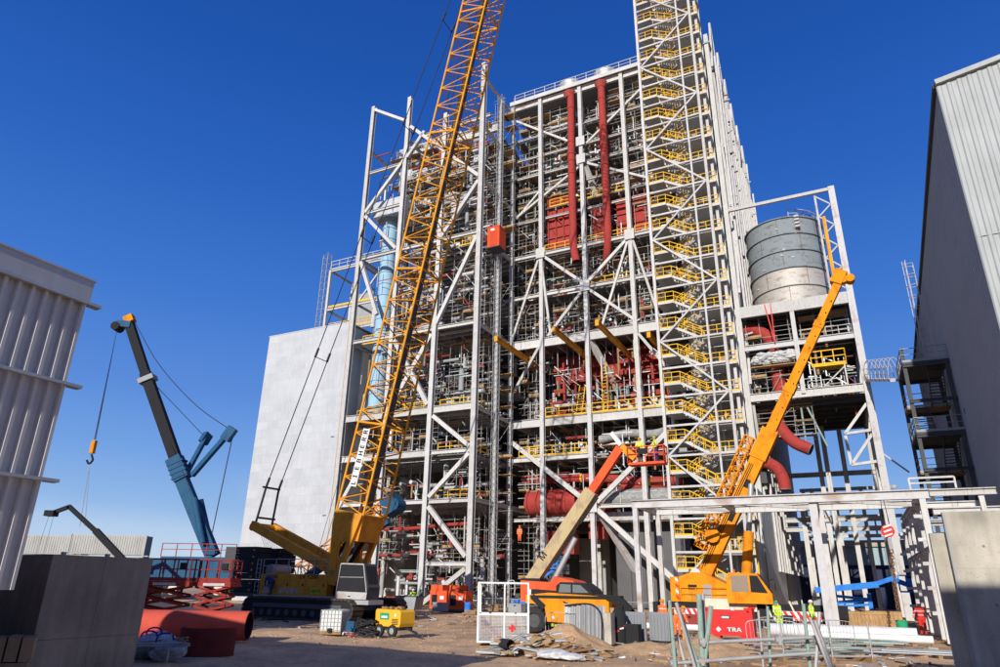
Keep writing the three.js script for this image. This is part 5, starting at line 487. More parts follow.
// ------------------------------------------------------------ blue all terrain crane far left
{
  const T = free('blue_crane', 'blue crane with dark telescopic boom and spread guy arms beyond the red lift platforms', 'crane', -37.2, -89.9), t = M.teal, q = (x, y, z = 0) => [x + 24, y + .88, z]; T.scale.setScalar(1.55);
  new B().box(-4.5, 1, -1.4, 6, 1.9, 1.4).mesh('carrier', t, T); for (const x of [-3.2, -1.6, 2, 3.6]) wheel(T, x, .75, 1.2, .75, .5, M.cream, false); new B().box(-3, 1.9, -1.3, 3, 3.2, 1.3).mesh('superstructure', t, T); new B().box(-4.4, 1.9, .2, -2.6, 3.0, 1.4).mesh('cab', t, T); new B().box(2.2, 2.1, -1.4, 4.1, 4, 1.4).mesh('counterweight', M.dgrey, T);
  new B().bar(q(-23.3, 2.4), q(-27.3, 9.1), .8, 1.0).mesh('boom_base', t, T); new B().bar(q(-26.9, 8.6), q(-28, 10.4), 1.05, 1.25).mesh('boom_collar', t, T); for (let k = 0; k < 4; k++) new B().bar(q(-27.02 - k * .2, 8.75 + k * .38), q(-27.08 - k * .2, 8.87 + k * .38), 1.15, 1.38).mesh('collar_ring', M.teal, T); new B().bar(q(-27.5, 9.7), q(-32, 18), .7, .88).mesh('boom_section', M.black, T); new B().bar(q(-31.6, 17.2), q(-31.8, 17.6), 1.05, 1.35).mesh('boom_ring', M.grey, T); new B().bar(q(-31.8, 17.6), q(-34.6, 23), .6, .74).mesh('boom_section', M.black, T);
  { const g = new B(); g.bar(q(-34.2, 22.6), q(-35.5, 22.7), .8, .6); const h = g.mesh('boom_head', t, T); new B().bar(q(-34.9, 23), q(-34.2, 23.4), .7, .7).mesh('head_winch', M.craneO, h); new B().tube(q(-35.5, 22.4, -.5), q(-35.5, 22.4, .5), .4, 14).mesh('sheave', M.black, h); }
  for (const s of [-1, 1]) new B().tube(q(-24, 3.4, s * .8), q(-25.4, 7, s * .6), .25, 12).mesh('lift_cylinder', t, T);
  new B().bar(q(-25.9, 8.9, .6), q(-22.7, 12.1, 2.4), .32, .42).mesh('guy_arm', t, T); new B().bar(q(-26.9, 9.2, -.4), q(-26.9, 12.8, -3), .32, .42).mesh('guy_arm', t, T); new B().bar(q(-22.9, 11.6, 2.4), q(-22.3, 12.6, 2.5), .5, .8).mesh('guy_winch', t, T); new B().bar(q(-27.0, 12.3, -2.8), q(-26.8, 13.2, -3.2), .5, .8).mesh('guy_winch', t, T);
  new B().path([q(-34.2, 23.2), q(-30.5, 18.6, .9), q(-26, 14.6, 1.8), q(-22.5, 12.4, 2.4)], .035, 5).mesh('guy_rope', M.rope, T); new B().tube(q(-31.7, 17.6), q(-27, 12.9, -3), .03, 5).mesh('guy_rope', M.rope, T); new B().tube(q(-22.3, 11.9, 2.4), q(-23.2, 4.2, 1.2), .04, 5).mesh('guy_rope', M.rope, T); new B().tube(q(-32, 17.4), q(-25.2, 6.6, .7), .02, 4).mesh('hoist_rope', M.rope, T);
  for (const s of [-.3, -.1, .1, .3]) new B().tube(q(-35.5 + s * .6, 22.1, s), q(-35.2, 11.9, s * .4), .018, 4).mesh('hoist_rope', M.rope, T); { const g = new B(); g.bar(q(-35.2, 11.8), q(-35.2, 10.7), .3, .4); g.mesh('hook_block', M.craneO, T); new B().path([q(-35.2, 10.6), q(-35.0, 10.1), q(-35.25, 9.8), q(-35.5, 10.1)], .09, 8).mesh('hook', M.black, T); for (const s of [-.5, .5]) new B().tube(q(-35.2, 9.9), q(-34.6 + s, 4.6, s), .03, 4).mesh('sling', M.bag, T); }
  new B().box(3, 3.3, .2, 5, 4, 1.2).mesh('rope_winch', M.dgrey, T); rail(new B(), [[-3, 3.2, 1.3], [3, 3.2, 1.3]], 1, .03, 1.2, false).mesh('guard_rail', M.redd, T);
}
{ const T = free('distant_telehandler', 'distant dark telehandler boom raised above the concrete block', 'telehandler', -38, -75, {}); new B().box(-2.4, .5, -1.1, 2.6, 1.9, 1.1).mesh('body', M.dgrey, T); for (const x of [-1.6, 1.8]) wheel(T, x, .7, 1.1, .7, .5, M.grey, false); new B().bar([1.5, 1.6, 0], [-5.2, 7.1, 0], .5, .6).mesh('boom', M.black, T); new B().bar([-5, 6.9, 0], [-8.7, 9.6, 0], .35, .42).mesh('boom_section', M.black, T); new B().bar([-8.6, 9.55, 0], [-10.2, 8.9, 0], .35, .4).mesh('jib', M.black, T); new B().box(-10.9, 8.5, -.5, -9.9, 9.1, .5).mesh('winch_head', M.black, T); for (const s of [-.2, .3]) new B().tube([-10.4 + s, 8.6, 0], [-10.8 + s * 2, 2, 0], .018, 4).mesh('rope', M.rope, T); }

// ------------------------------------------------------------ people: one continuous body each, from joints joined by a smooth minimum
function person(label, where, pose, col, o = {}) {
  const J = { hip: [0, .95, 0], chest: [0, 1.32, 0], neck: [0, 1.5, 0], head: [0, 1.64, .02], ls: [-.19, 1.42, 0], rs: [.19, 1.42, 0], le: [-.26, 1.15, .02], re: [.26, 1.15, .02], lh: [-.26, .9, .08], rh: [.26, .9, .08], lk: [-.11, .5, .03], rk: [.11, .5, .03], lf: [-.12, .08, 0], rf: [.12, .08, 0], lt: [-.13, .05, .18], rt: [.13, .05, .18], lp: [-.1, .92, 0], rp: [.1, .92, 0], ...pose };
  const bones = [['hip', 'chest', .155, .17, 1], ['chest', 'neck', .15, .075, 1], ['neck', 'head', .06, .07, 2], ['head', 'head', .105, .105, 2], ['ls', 'rs', .085, .085, 1], ['ls', 'le', .07, .055, 1], ['le', 'lh', .055, .045, 1], ['rs', 're', .07, .055, 1], ['re', 'rh', .055, .045, 1], ['lp', 'rp', .12, .12, 3], ['lp', 'lk', .105, .075, 3], ['lk', 'lf', .075, .055, 3], ['rp', 'rk', .105, .075, 3], ['rk', 'rf', .075, .055, 3], ['lf', 'lt', .055, .045, 4], ['rf', 'rt', .055, .045, 4]];
  for (const h of ['l', 'r']) { const e = V3(J[h + 'e']), w = V3(J[h + 'h']), d = w.clone().sub(e).normalize(); const sx = new THREE.Vector3(1, 0, 0); for (let f = 0; f < 4; f++) { const a = w.clone().addScaledVector(sx, (f - 1.5) * .022), b = a.clone().addScaledVector(d, .075 + (f === 1 || f === 2 ? .015 : 0)); J[h + f] = a.toArray(); J[h + 'b' + f] = b.toArray(); bones.push([h + f, h + 'b' + f, .013, .011, 2]); } J[h + 'th'] = w.clone().addScaledVector(sx, h === 'l' ? .06 : -.06).addScaledVector(d, .035).toArray(); bones.push([h + 'h', h + 'th', .02, .013, 2]); }
  const R = 60, mc = new MarchingCubes(R, new THREE.MeshBasicMaterial(), false, false, 90000), S = 1.05, cy = .95; mc.isolation = 0;
  const seg = bones.map(b => { const a = J[b[0]], c = J[b[1]], d = [c[0] - a[0], c[1] - a[1], c[2] - a[2]]; return { a, d, l2: d[0] ** 2 + d[1] ** 2 + d[2] ** 2 || 1e-9, r0: b[2], r1: b[3], k: b[4] }; });
  const dist = (x, y, z, s) => { const px = x - s.a[0], py = y - s.a[1], pz = z - s.a[2], t = Math.max(0, Math.min(1, (px * s.d[0] + py * s.d[1] + pz * s.d[2]) / s.l2)); return Math.hypot(px - s.d[0] * t, py - s.d[1] * t, pz - s.d[2] * t) - (s.r0 + (s.r1 - s.r0) * t); };
  for (let k = 0; k < R; k++) for (let j = 0; j < R; j++) for (let i = 0; i < R; i++) { const x = (i / R * 2 - 1) * S, y = (j / R * 2 - 1) * S + cy, z = (k / R * 2 - 1) * S; let d = 1; for (const s of seg) { const e = dist(x, y, z, s), h = Math.max(0, .05 - Math.abs(d - e)) / .05; d = Math.min(d, e) - h * h * .05 * .25; } mc.field[k * R * R + j * R + i] = -d; }
  mc.update(); const n = mc.count, p = new Float32Array(n * 3), N = new Float32Array(n * 3), C = new Float32Array(n * 3), pal = { 1: col.top, 2: [.5, .28, .19], 3: col.leg, 4: [.03, .025, .02] };
  for (let i = 0; i < n; i++) { const x = mc.positionArray[i * 3] * S, y = mc.positionArray[i * 3 + 1] * S + cy, z = mc.positionArray[i * 3 + 2] * S; p.set([x, y, z], i * 3); N.set([mc.normalArray[i * 3], mc.normalArray[i * 3 + 1], mc.normalArray[i * 3 + 2]], i * 3); let m = 9, w = 1; for (const s of seg) { const e = dist(x, y, z, s); if (e < m) { m = e; w = s.k; } } let c = pal[w]; if (w === 1 && col.band && (Math.abs(y - J.hip[1] - .18) < .03 || Math.abs(y - J.chest[1] - .02) < .03)) c = [.7, .7, .68]; C.set(c, i * 3); }
  const g = new THREE.BufferGeometry(); g.setAttribute('position', new THREE.BufferAttribute(p, 3)); g.setAttribute('normal', new THREE.BufferAttribute(N, 3)); g.setAttribute('color', new THREE.BufferAttribute(C, 3));
  const T = site('person', label, 'person', where[0], where[2], { y: where[1], turn: o.turn || 0 }); const m = new THREE.Mesh(g, M.skin); m.name = 'body'; m.castShadow = m.receiveShadow = true; T.add(m);
  const hd = J.head, f = new B(); f.lathe(hd[0], hd[1] + .045, hd[2], [[.165, 0], [.13, .015], [.128, .05], [.1, .1], [.05, .128], [0, .135]], 16); f.mesh('hard_hat', col.hat, T);
  const e = new B(), fd = o.face || [0, 0, 1]; for (const s of [-.035, .035]) e.geo(new THREE.SphereGeometry(.012, 6, 5), new THREE.Matrix4().makeTranslation(hd[0] + s * (fd[2] || 1), hd[1] + .01, hd[2] + .098)); e.mesh('eyes', M.black, T); const ns = new B(); ns.geo(new THREE.SphereGeometry(.016, 6, 5), new THREE.Matrix4().makeTranslation(hd[0], hd[1] - .02, hd[2] + .108)); ns.mesh('nose', M.skinP, T);
  return T;
}
M.skin = new THREE.MeshStandardMaterial({ vertexColors: true, roughness: .85 }); M.skinP = mat(.5, .28, .19, { map: null, rough: .7 });
const HV = { top: [.50, .75, .03], leg: [.03, .04, .10], hat: M.white, band: 1 }, HVY = { top: [.50, .75, .03], leg: [.5, .72, .04], hat: M.green, band: 1 }, HVO = { top: [.95, .17, .03], leg: [.93, .17, .03], hat: M.craneO, band: 1 };
person('worker in dark blue overalls bending down on the crawler crane walkway', [-37, 1.47, 37.75], { hip: [0, .88, -.05], chest: [-.3, 1.12, .05], neck: [-.45, 1.12, .06], head: [-.58, 1.06, .07], ls: [-.36, 1.1, -.14], rs: [-.36, 1.1, .22], le: [-.42, .84, -.14], re: [-.42, .84, .22], lh: [-.45, .6, -.06], rh: [-.45, .6, .16], lp: [0, .85, -.1], rp: [0, .85, .1], lk: [-.05, .46, -.12], rk: [.05, .46, .12], lf: [-.14, .08, -.13], rf: [.14, .08, .13], lt: [-.3, .05, -.13], rt: [-.02, .05, .13] }, { top: [.018, .03, .13], leg: [.018, .03, .12], hat: M.grey });
person('worker in yellow vest and hard hat on the left of the orange basket', [-12.6, 10.68, 47.15], { lh: [-.1, 1.1, .28], le: [-.28, 1.15, .1] }, { top: [.55, .72, .03], leg: [.05, .05, .06], hat: M.craneO, band: 1 }, { turn: .3 });
person('worker in lime jacket and blue trousers on the right of the orange basket', [-11.5, 10.68, 47.15], { rh: [.3, 1.3, .2] }, { top: [.5, .75, .04], leg: [.02, .05, .3], hat: M.lime, band: 1 }, { turn: -.8 });
person('worker in lime hi-vis suit bending beside the chevron boards of the orange crane', [-4.6, .02, 47.4], { chest: [-.12, 1.28, .12], neck: [-.18, 1.42, .2], head: [-.22, 1.53, .26], ls: [-.3, 1.38, .14], rs: [.05, 1.38, .14], le: [-.36, 1.12, .25], re: [.06, 1.12, .25], lh: [-.3, .92, .38], rh: [.0, .92, .38] }, HVY, { turn: .4 });
person('worker in lime hi-vis jacket walking near the blue boom lift', [-2.75, .02, 47.6], { lk: [-.11, .52, .16], lf: [-.11, .1, .1], rk: [.11, .5, -.06], rf: [.12, .1, -.28], rt: [.12, .04, -.12], lt: [-.11, .06, .28] }, { top: [.52, .78, .03], leg: [.05, .06, .05], hat: M.white, band: 1 }, { turn: 1.3 });
person('worker in red overalls and white hard hat beside the white rack columns', [3.0, .02, 48.5], { lh: [-.42, 1.05, .2], rh: [.4, 1.0, .25], le: [-.36, 1.2, .1], re: [.36, 1.2, .1] }, { top: [.62, .02, .015], leg: [.6, .02, .015], hat: M.white, band: 1 }, { turn: .2 });
person('worker in orange hi-vis standing behind the grey barriers', [-9.5, .02, 38.2], { lh: [-.15, 1.1, .25] }, HVO, { turn: 2.6 });
person('worker in orange hi-vis stooping behind the grey barriers', [-8.75, .02, 38.1], { chest: [.16, 1.18, .1], neck: [.26, 1.28, .16], head: [.34, 1.34, .2], ls: [.04, 1.3, .1], rs: [.36, 1.22, .1], le: [.1, 1.0, .2], re: [.4, .98, .2], lh: [.2, .8, .3], rh: [.45, .78, .3] }, HVO, { turn: .6 });
person('worker in lime hi-vis beside the grey skip at the foot of the left frame', [-38.9, .02, 58.6], {}, HV, { turn: .5 });
person('worker with green hard hat beside the grey skip at the foot of the left frame', [-37.9, .02, 58.4], {}, { top: [.1, .1, .12], leg: [.04, .04, .06], hat: M.green }, { turn: -.6 });
person('worker in lime hi-vis near the orange generators', [-35.6, .02, 57.6], {}, HV, { turn: 1.4 });
person('worker in orange on the scaffold beside the red ringed duct', [-34.2, 7.0, 73.0], {}, HVO, { turn: .2 });

// ------------------------------------------------------------ left foreground
for (const [x, z, w, turn, lab] of [[-16.6, -36, 2.6, .06, 'red scissor lift with raised guard rails, left one of the pair before the blue crane'], [-14.3, -36.6, 1.9, -.05, 'red scissor lift, right one of the pair before the blue crane']]) {
  const T = free('scissor_lift', lab, 'scissor lift', x, z, { turn, group: 'red scissor lifts' }); new B().box(-w / 2, .3, -.6, w / 2, .75, .6).mesh('chassis', M.scissor, T); for (const a of [-1, 1]) for (const b of [-1, 1]) wheel(T, a * w * .36, .28, b * .55, .28, .2, M.grey, false);
  const s = new B(); for (let k = 0; k < 3; k++) for (const b of [-.5, .5]) { s.bar([-w * .44, .8 + k * .44, b], [w * .44, 1.2 + k * .44, b], .06, .1); s.bar([-w * .44, 1.2 + k * .44, b + .07], [w * .44, .8 + k * .44, b + .07], .06, .1); } s.mesh('scissor_arms', M.scissor, T); new B().box(-w / 2 - .05, 2.1, -.65, w / 2 + .05, 2.32, .65).mesh('platform', M.scissor, T); rail(new B(), [[-w / 2, 2.32, .6], [w / 2, 2.32, .6], [w / 2, 2.32, -.6], [-w / 2, 2.32, -.6], [-w / 2, 2.32, .6]], 1.05, .028, .7).mesh('guard_rail', M.scissor, T); new B().box(-.4, 2.14, .652, .7, 2.26, .67).mesh('name_plate', M.sheet, T); new B().box(w / 2 - .5, 2.9, .62, w / 2 - .2, 3.2, .75).mesh('control_box', M.black, T);
}
{ const T = free('red_pipe', 'large red pipe lying on the ground with its open end to the right', 'pipe', -12.6, -31, { turn: .03 }); new B().tube([-3.2, .62, 0], [2.1, .62, 0], .58, 36, .58, false).mesh('pipe_shell', mat(.62, .085, .05, { rough: .5, m: 3 }), T); const i = new B(); i.geo(new THREE.CylinderGeometry(.54, .54, 5.2, 36, 1, true).rotateZ(Math.PI / 2).translate(-.52, .62, 0)); i.mesh('bore', M.black, T); const e = new B(); e.geo(new THREE.TorusGeometry(.56, .022, 6, 36).rotateY(Math.PI / 2).translate(2.1, .62, 0)); e.mesh('pipe_rim', M.redd, T); for (const x of [-2.2, 1.2]) new B().box(x - .12, -.05, -.8, x + .12, .08, .8).mesh('timber_bearer', M.wood2, T); }
{ const T = free('cut_pipe_saddle', 'dark red cut pipe saddle standing before the red pipe', 'pipe piece', -10, -25.6, { turn: -.5 }); const g = new B(); g.geo(new THREE.CylinderGeometry(.95, .95, .9, 40, 1, true, -1.2, 3.3).translate(0, .45, 0)); g.geo(new THREE.CylinderGeometry(.9, .9, .9, 40, 1, true, -1.2, 3.3).translate(0, .45, 0)); g.mesh('shell', mat(.16, .018, .014, { map: T_rust, m: 1.5 }), T); const r = new B(); r.geo(new THREE.RingGeometry(.9, .95, 40, 1, 1.2 - Math.PI / 2 - 2.1, 3.3).rotateX(-Math.PI / 2).translate(0, .903, 0)); r.mesh('cut_edge', M.redd, T); }
for (const [x, z, s, lab] of [[-11.3, -24.4, 1, 'crumpled pale bulk bag nearest the concrete block'], [-10.4, -23.6, .8, 'crumpled pale bulk bag beside the dark red saddle'], [-11.9, -26, .9, 'crumpled bulk bag below the red pipe']]) { const T = free('bulk_bag', lab, 'bag', x, z, { group: 'crumpled bulk bags' }), geo = new THREE.IcosahedronGeometry(.62 * s, 4), p = geo.attributes.position; for (let k = 0; k < p.count; k++) { const a = p.getX(k), b = p.getY(k), c = p.getZ(k), f = 1 + .55 * (fbm(a * .3 + .5, b * .3 + c * .2 + .5, 8, 3, 91 + Math.round(x * 3)) - .5); p.setXYZ(k, a * f * 1.2, Math.max(-.3, b * f * .72) + .3, c * f); } geo.computeVertexNormals(); new B().geo(geo).mesh('bag', M.bag, T); const h = new B(); h.path([[-.4, .5, .2], [-.3, .78, .25], [.1, .8, .25], [.2, .5, .2]], .03, 5); h.mesh('loop', mat(.03, .05, .3, {}), T); }
{ const T = free('tube_rack', 'low rack of scaffold tubes beside the bulk bags', 'scaffold tubes', -11, -22.9, { turn: .05 }); for (let k = 0; k < 5; k++) new B().tube([-1.6, .5 + (k % 2) * .06, k * .07], [1.5, .52 + (k % 2) * .06, k * .07], .024, 8).mesh('tube', M.stube, T); for (const x of [-1.2, -.2, .9]) new B().tube([x, 0, .1], [x, .86, .1], .024, 8).mesh('upright', M.stube, T); for (let k = 0; k < 3; k++) new B().bar([-1.5, .2 + k * .1, -.3 - k * .2], [1.2, .55 + k * .08, -.5], .2, .04).mesh('plank', M.wood2, T); }
// ------------------------------------------------------------ yard in front of the crawler crane
{ const T = site('liquid_container', 'white caged liquid container standing before the crawler crane', 'liquid container', -23.7, 28.8, { turn: .35 }); new B().box(-.5, .14, -.55, .5, 1.08, .55).mesh('bottle', M.ibc, T); new B().cyl(0, 1.08, 0, .12, .05, 14).mesh('lid', M.green, T); const c = new B(); for (let k = 0; k <= 6; k++) { const x = -.53 + k * .177, z = -.58 + k * .193; for (const s of [-.58, .58]) c.tube([x, .12, s], [x, 1.12, s], .014, 5); for (const s of [-.53, .53]) c.tube([s, .12, z], [s, 1.12, z], .014, 5); } for (let k = 0; k < 6; k++) { const y = .2 + k * .18; for (const s of [-.58, .58]) c.tube([-.53, y, s], [.53, y, s], .014, 5); for (const s of [-.53, .53]) c.tube([s, y, -.58], [s, y, .58], .014, 5); } c.mesh('cage', M.galv, T, 'stuff'); for (const z of [-.5, 0, .5]) new B().box(-.55, 0, z - .06, .55, .12, z + .06).mesh('pallet_runner', M.wood2, T); new B().box(-.1, .1, .56, .1, .28, .68).mesh('tap', M.black, T); }
{ const T = site('blue_pump', 'small blue hand pump unit between the liquid container and the hose coil', 'pump', -22.55, 28.75); new B().tube([0, .2, -.2], [0, .2, .25], .18, 14).mesh('motor', M.teal, T); new B().box(-.25, .3, -.1, .22, .62, .15).mesh('tank', M.teal, T); const f = new B(); for (const x of [-.28, .28]) { f.tube([x, 0, .25], [x, .8, -.1], .022, 5); f.tube([x, 0, -.3], [x, .8, -.1], .022, 5); } f.mesh('frame', M.teal, T); }
{ const T = site('hose_coil', 'heap of thick black hose coiled beside the yellow compressor', 'hose', -21.7, 28.8), g = new B(), pts = []; for (let k = 0; k <= 150; k++) { const a = k * .36, r = .52 + .13 * Math.sin(k * .41) - .0008 * k; pts.push([Math.cos(a) * r * 1.15, .06 + k * .0042 + .05 * Math.sin(a * 1.5 + k), Math.sin(a) * r * .8]); } g.path(pts, .042, 7, 520); g.mesh('hose', M.hose, T); }
{ const T = site('compressor', 'yellow site compressor on small wheels with a green notice', 'compressor', -20.5, 29.4, { turn: -.15 }); const b = new B(); b.poly([[-.8, .45], [.8, .45], [.85, .6], [.85, 1.1], [.75, 1.2], [-.75, 1.22], [-.82, 1.12]], -.5, .5); const o = b.mesh('housing', mat(.90, .48, .02, { rough: .45 }), T); new B().box(-.5, .75, .502, .1, 1.05, .52).mesh('green_notice', M.green, o); new B().box(-.4, .82, .522, 0, .92, .527).mesh('notice_text_panel', M.white, o); new B().box(.45, .9, .502, .58, 1.03, .52).mesh('white_sticker', M.white, o); for (let k = 0; k < 4; k++) new B().box(.3, .55 + k * .07, .502, .7, .585 + k * .07, .515).mesh('vent_slat', M.black, o); new B().box(-.8, .3, -.45, .8, .45, .45).mesh('chassis', M.black, T); for (const x of [-.45, .4]) wheel(T, x, .27, .52, .27, .18, M.grey, false); const g = new B(); for (let k = 0; k < 9; k++) g.ob([-.6 + k * .15, 1.25 + rr(0, .06), rr(-.3, .3)], [1, 0, 0], [0, 1, 0], [0, 0, 1], rr(.06, .16), .04, rr(.06, .14)); g.mesh('rags_on_top', M.wood2, T, 'stuff'); new B().bar([.8, .38, 0], [1.5, .2, 0], .08, .08).mesh('drawbar', M.black, T); }
{ const T = site('tape_heap', 'crumpled heap of red and white barrier tape on the sand', 'barrier tape', -22.2, 28.1), a = new B(), b = new B(); for (let k = 0; k < 14; k++) (k % 2 ? a : b).bar([rr(-.4, .4), rr(.02, .16), rr(-.15, .15)], [rr(-.4, .4), rr(.02, .2), rr(-.15, .15)], .06, .01); a.mesh('red_tape', M.redp, T, 'stuff'); b.mesh('white_tape', M.white, T, 'stuff'); }
for (const [u, lab] of [[-34.6, 'orange site generator at the foot of the frame, left one'], [-32.6, 'orange site generator at the foot of the frame, right one']]) { const T = site('generator', lab, 'generator', u, 57, { group: 'orange generators' }); new B().box(-.9, .2, -.7, .9, 1.75, .7).mesh('housing', M.jlgO, T); new B().box(-.85, 1.752, -.65, .4, 2.25, .65).mesh('hood', M.jlgO, T); new B().box(-.7, .5, .702, -.1, 1.4, .72).mesh('grille', M.black, T); new B().box(-.95, 0, -.75, .95, .2, .75).mesh('skid', M.dgrey, T); new B().box(.2, 1, .702, .6, 1.3, .715).mesh('sticker', M.white, T); }
{ const T = site('grey_skip', 'grey steel skip at the foot of the left frame beside hi-vis workers', 'skip', -38.2, 57); new B().poly([[-1, 0], [1, 0], [1.2, 1.15], [-1.2, 1.15]], -.7, .7).mesh('skip_body', M.grey, T); new B().box(-1.25, 1.15, -.75, 1.25, 1.22, .75).mesh('rim', M.dgrey, T); }
// ------------------------------------------------------------ middle of the yard
{ const T = site('first_aid_cage', 'white mesh rescue cage with a red cross standing open on the sand', 'cage', -14.35, 29, { turn: .42 }), w = M.white, X = 1.1, Z = .65, H = 2.5; for (const a of [-1, 1]) for (const b of [-1, 1]) new B().box(a * X - .04, .06, b * Z - .04, a * X + .04, H, b * Z + .04).mesh('post', w, T); for (const y of [.1, 1.2, H]) { for (const b of [-1, 1]) new B().bar([-X, y, b * Z], [X, y, b * Z], .07).mesh('rail', w, T); for (const a of [-1, 1]) new B().bar([a * X, y, -Z], [a * X, y, Z], .07).mesh('rail', w, T); } new B().box(.02, .1, Z - .035, .09, H, Z + .035).mesh('door_post', w, T); for (const [z0, z1, x0, x1] of [[Z, Z, -X, X], [-Z, -Z, -X, X], [-Z, Z, -X, -X], [-Z, Z, X, X]]) { const g = new B(), n = 34; for (let k = 1; k < n; k++) { const t = k / n, x = x0 + (x1 - x0) * t, z = z0 + (z1 - z0) * (x0 === x1 ? t : 0); g.tube([x, .1, z], [x, 1.2, z], .0065, 3, .0065, false); } for (let k = 1; k < 20; k++) { const y = .1 + k * .055; g.tube([x0, y, z0], [x1, y, z1], .0065, 3, .0065, false); } g.mesh('mesh_panel', w, T, 'stuff'); } new B().box(-X, .06, -Z, X, .1, Z).mesh('floor', M.galv, T); new B().box(.35, .5, Z + .012, .45, .82, Z + .02).mesh('red_cross', M.redp, T); new B().box(.24, .61, Z + .021, .56, .71, Z + .028).mesh('red_cross_bar', M.redp, T); new B().bar([-.95, .9, -.5], [-.2, .25, .1], .3, .04).mesh('stretcher', mat(.7, .3, .28, { map: T_cloth }), T); new B().path([[.1, H - .1, Z], [.2, H + .06, Z], [.45, H + .1, Z], [.5, H - .2, Z], [.48, H - .5, Z]], .03, 6).mesh('lifting_chain', M.galv, T); }
{ const T = site('scrap_pile', 'tangled pile of galvanised offcuts and broken timber in the middle foreground', 'scrap pile', -11.1, 25.8); const kinds = [M.galv, M.galv, M.lagg, M.wood, M.wood2]; for (let k = 0; k < 110; k++) { const x = rr(-2.3, 2.3), z = rr(-.9, 1.2), y = .05 + Math.max(0, 1.05 * (1 - Math.hypot(x / 2.4, z / 1.1))) * rnd(), a = rr(-.6, .6) + (rnd() < .2 ? 1.2 : 0), l = rr(.5, 1.5), m = k % 9 === 0 ? M.wood : x < 0 ? kinds[k % 4] : kinds[2 + k % 3], dy = rr(-.12, .2) * (y > .15 ? 1 : .3); const g = new B(), A = [x - Math.cos(a) * l / 2, Math.max(.03, y - dy), z - Math.sin(a) * l / 2], C = [x + Math.cos(a) * l / 2, Math.max(.03, y + dy), z + Math.sin(a) * l / 2]; if (m === M.galv || m === M.lagg) g.ib(A, C, .1, .09, undefined, .012); else g.bar(A, C, rr(.09, .16), rr(.03, .09)); g.mesh(m === M.galv || m === M.lagg ? 'steel_offcut' : 'timber', m, T); } const s = new B(); for (const [x, z, r] of [[1.0, 1.1, .45], [1.7, 1.3, .32]]) { const geo = new THREE.IcosahedronGeometry(r, 3), p = geo.attributes.position; for (let k = 0; k < p.count; k++) { const f = 1 + .6 * (fbm(p.getX(k) * .5 + .5, p.getY(k) * .5 + p.getZ(k) * .3 + .5, 8, 3, 97) - .5); p.setXYZ(k, p.getX(k) * f * 1.6, Math.max(-.05, p.getY(k) * f * .5) + .06, p.getZ(k) * f); } geo.computeVertexNormals(); s.geo(geo, new THREE.Matrix4().makeTranslation(x, 0, z)); } s.mesh('plastic_sheet', M.sheet, T); for (let k = 0; k < 4; k++) new B().bar([.2 + k * .45, .08 + k * .05, .9], [.9 + k * .4, .5 - k * .06, .3], .2, .07).mesh('timber', M.wood2, T); new B().tube([-1.5, .32, .4], [-.9, .32, .9], .18, 20, .18, false).mesh('pipe_offcut', M.black, T); }
function heap(name, label, u, v, r, h, sd, m = M.sand) { const T = site(name, label, 'heap', u, v), n = 44, g = new B(), H = (i, j) => { const x = (i / n * 2 - 1), z = (j / n * 2 - 1), d = Math.hypot(x, z); return [x * r, Math.max(-.2, h * Math.max(0, 1 - d) * (.75 + .5 * fbm(i / n, j / n, 4, 4, sd)) + .25 * h * (fbm(i / n, j / n, 10, 3, sd + 5) - .5) * Math.max(0, 1 - d) - .06 - .14 * d * d), z * r]; }; const N = (i, j) => { const a = H(i - 1, j), b = H(i + 1, j), c = H(i, j - 1), d = H(i, j + 1); return new THREE.Vector3(-(b[1] - a[1]) / (b[0] - a[0]), 1, -(d[1] - c[1]) / (d[2] - c[2])).normalize().toArray(); }; for (let i = 0; i < n; i++) for (let j = 0; j < n; j++) { g.tri(H(i, j), H(i, j + 1), H(i + 1, j + 1), N(i, j), N(i, j + 1), N(i + 1, j + 1)); g.tri(H(i, j), H(i + 1, j + 1), H(i + 1, j), N(i, j), N(i + 1, j + 1), N(i + 1, j)); } g.mesh('heap', m, T); return T; }
heap('sand_heap', 'heap of sand beside the scrap pile in front of the telehandler', -11.2, 28.6, 2.6, .95, 101); heap('soil_mound', 'low mound of soil in front of the red fuel tank', -5.6, 29.8, 3.2, .75, 111); heap('soil_mound', 'low spread of soil before the grey barriers', -8, 29.6, 2.4, .45, 121);
{ const T = site('trench_sheets', 'row of grey corrugated trench sheets leaning in an arc beside the sand heap', 'trench sheets', -11.7, 32.4); for (let k = 0; k < 9; k++) { const t = k / 8, x = -1.4 + t * 2.5, z = -1.2 + 1.9 * t * t; const g = new B(), a = Math.atan2(3.8 * t, 2.5), c = Math.cos(a), s = Math.sin(a); g.ob([x, .78, z], [c, 0, s], [0, 1, -.06], [-s, 0, c], .15, .8, .03); g.ob([x + c * .0, .78, z + .05], [c, 0, s], [0, 1, -.06], [-s, 0, c], .06, .8, .05); g.mesh('sheet', k % 2 ? M.galv : M.lagg, T); } new B().box(1.15, 0, .3, 1.5, 1.3, .9).mesh('end_block', M.conc, T); new B().path([[-1.5, 1.5, -1.1], [-.3, 1.62, -.8], [.6, 1.5, .2], [1.1, 1.1, 1], [1.15, .1, 1.2]], .035, 6).mesh('cable', M.black, T); }
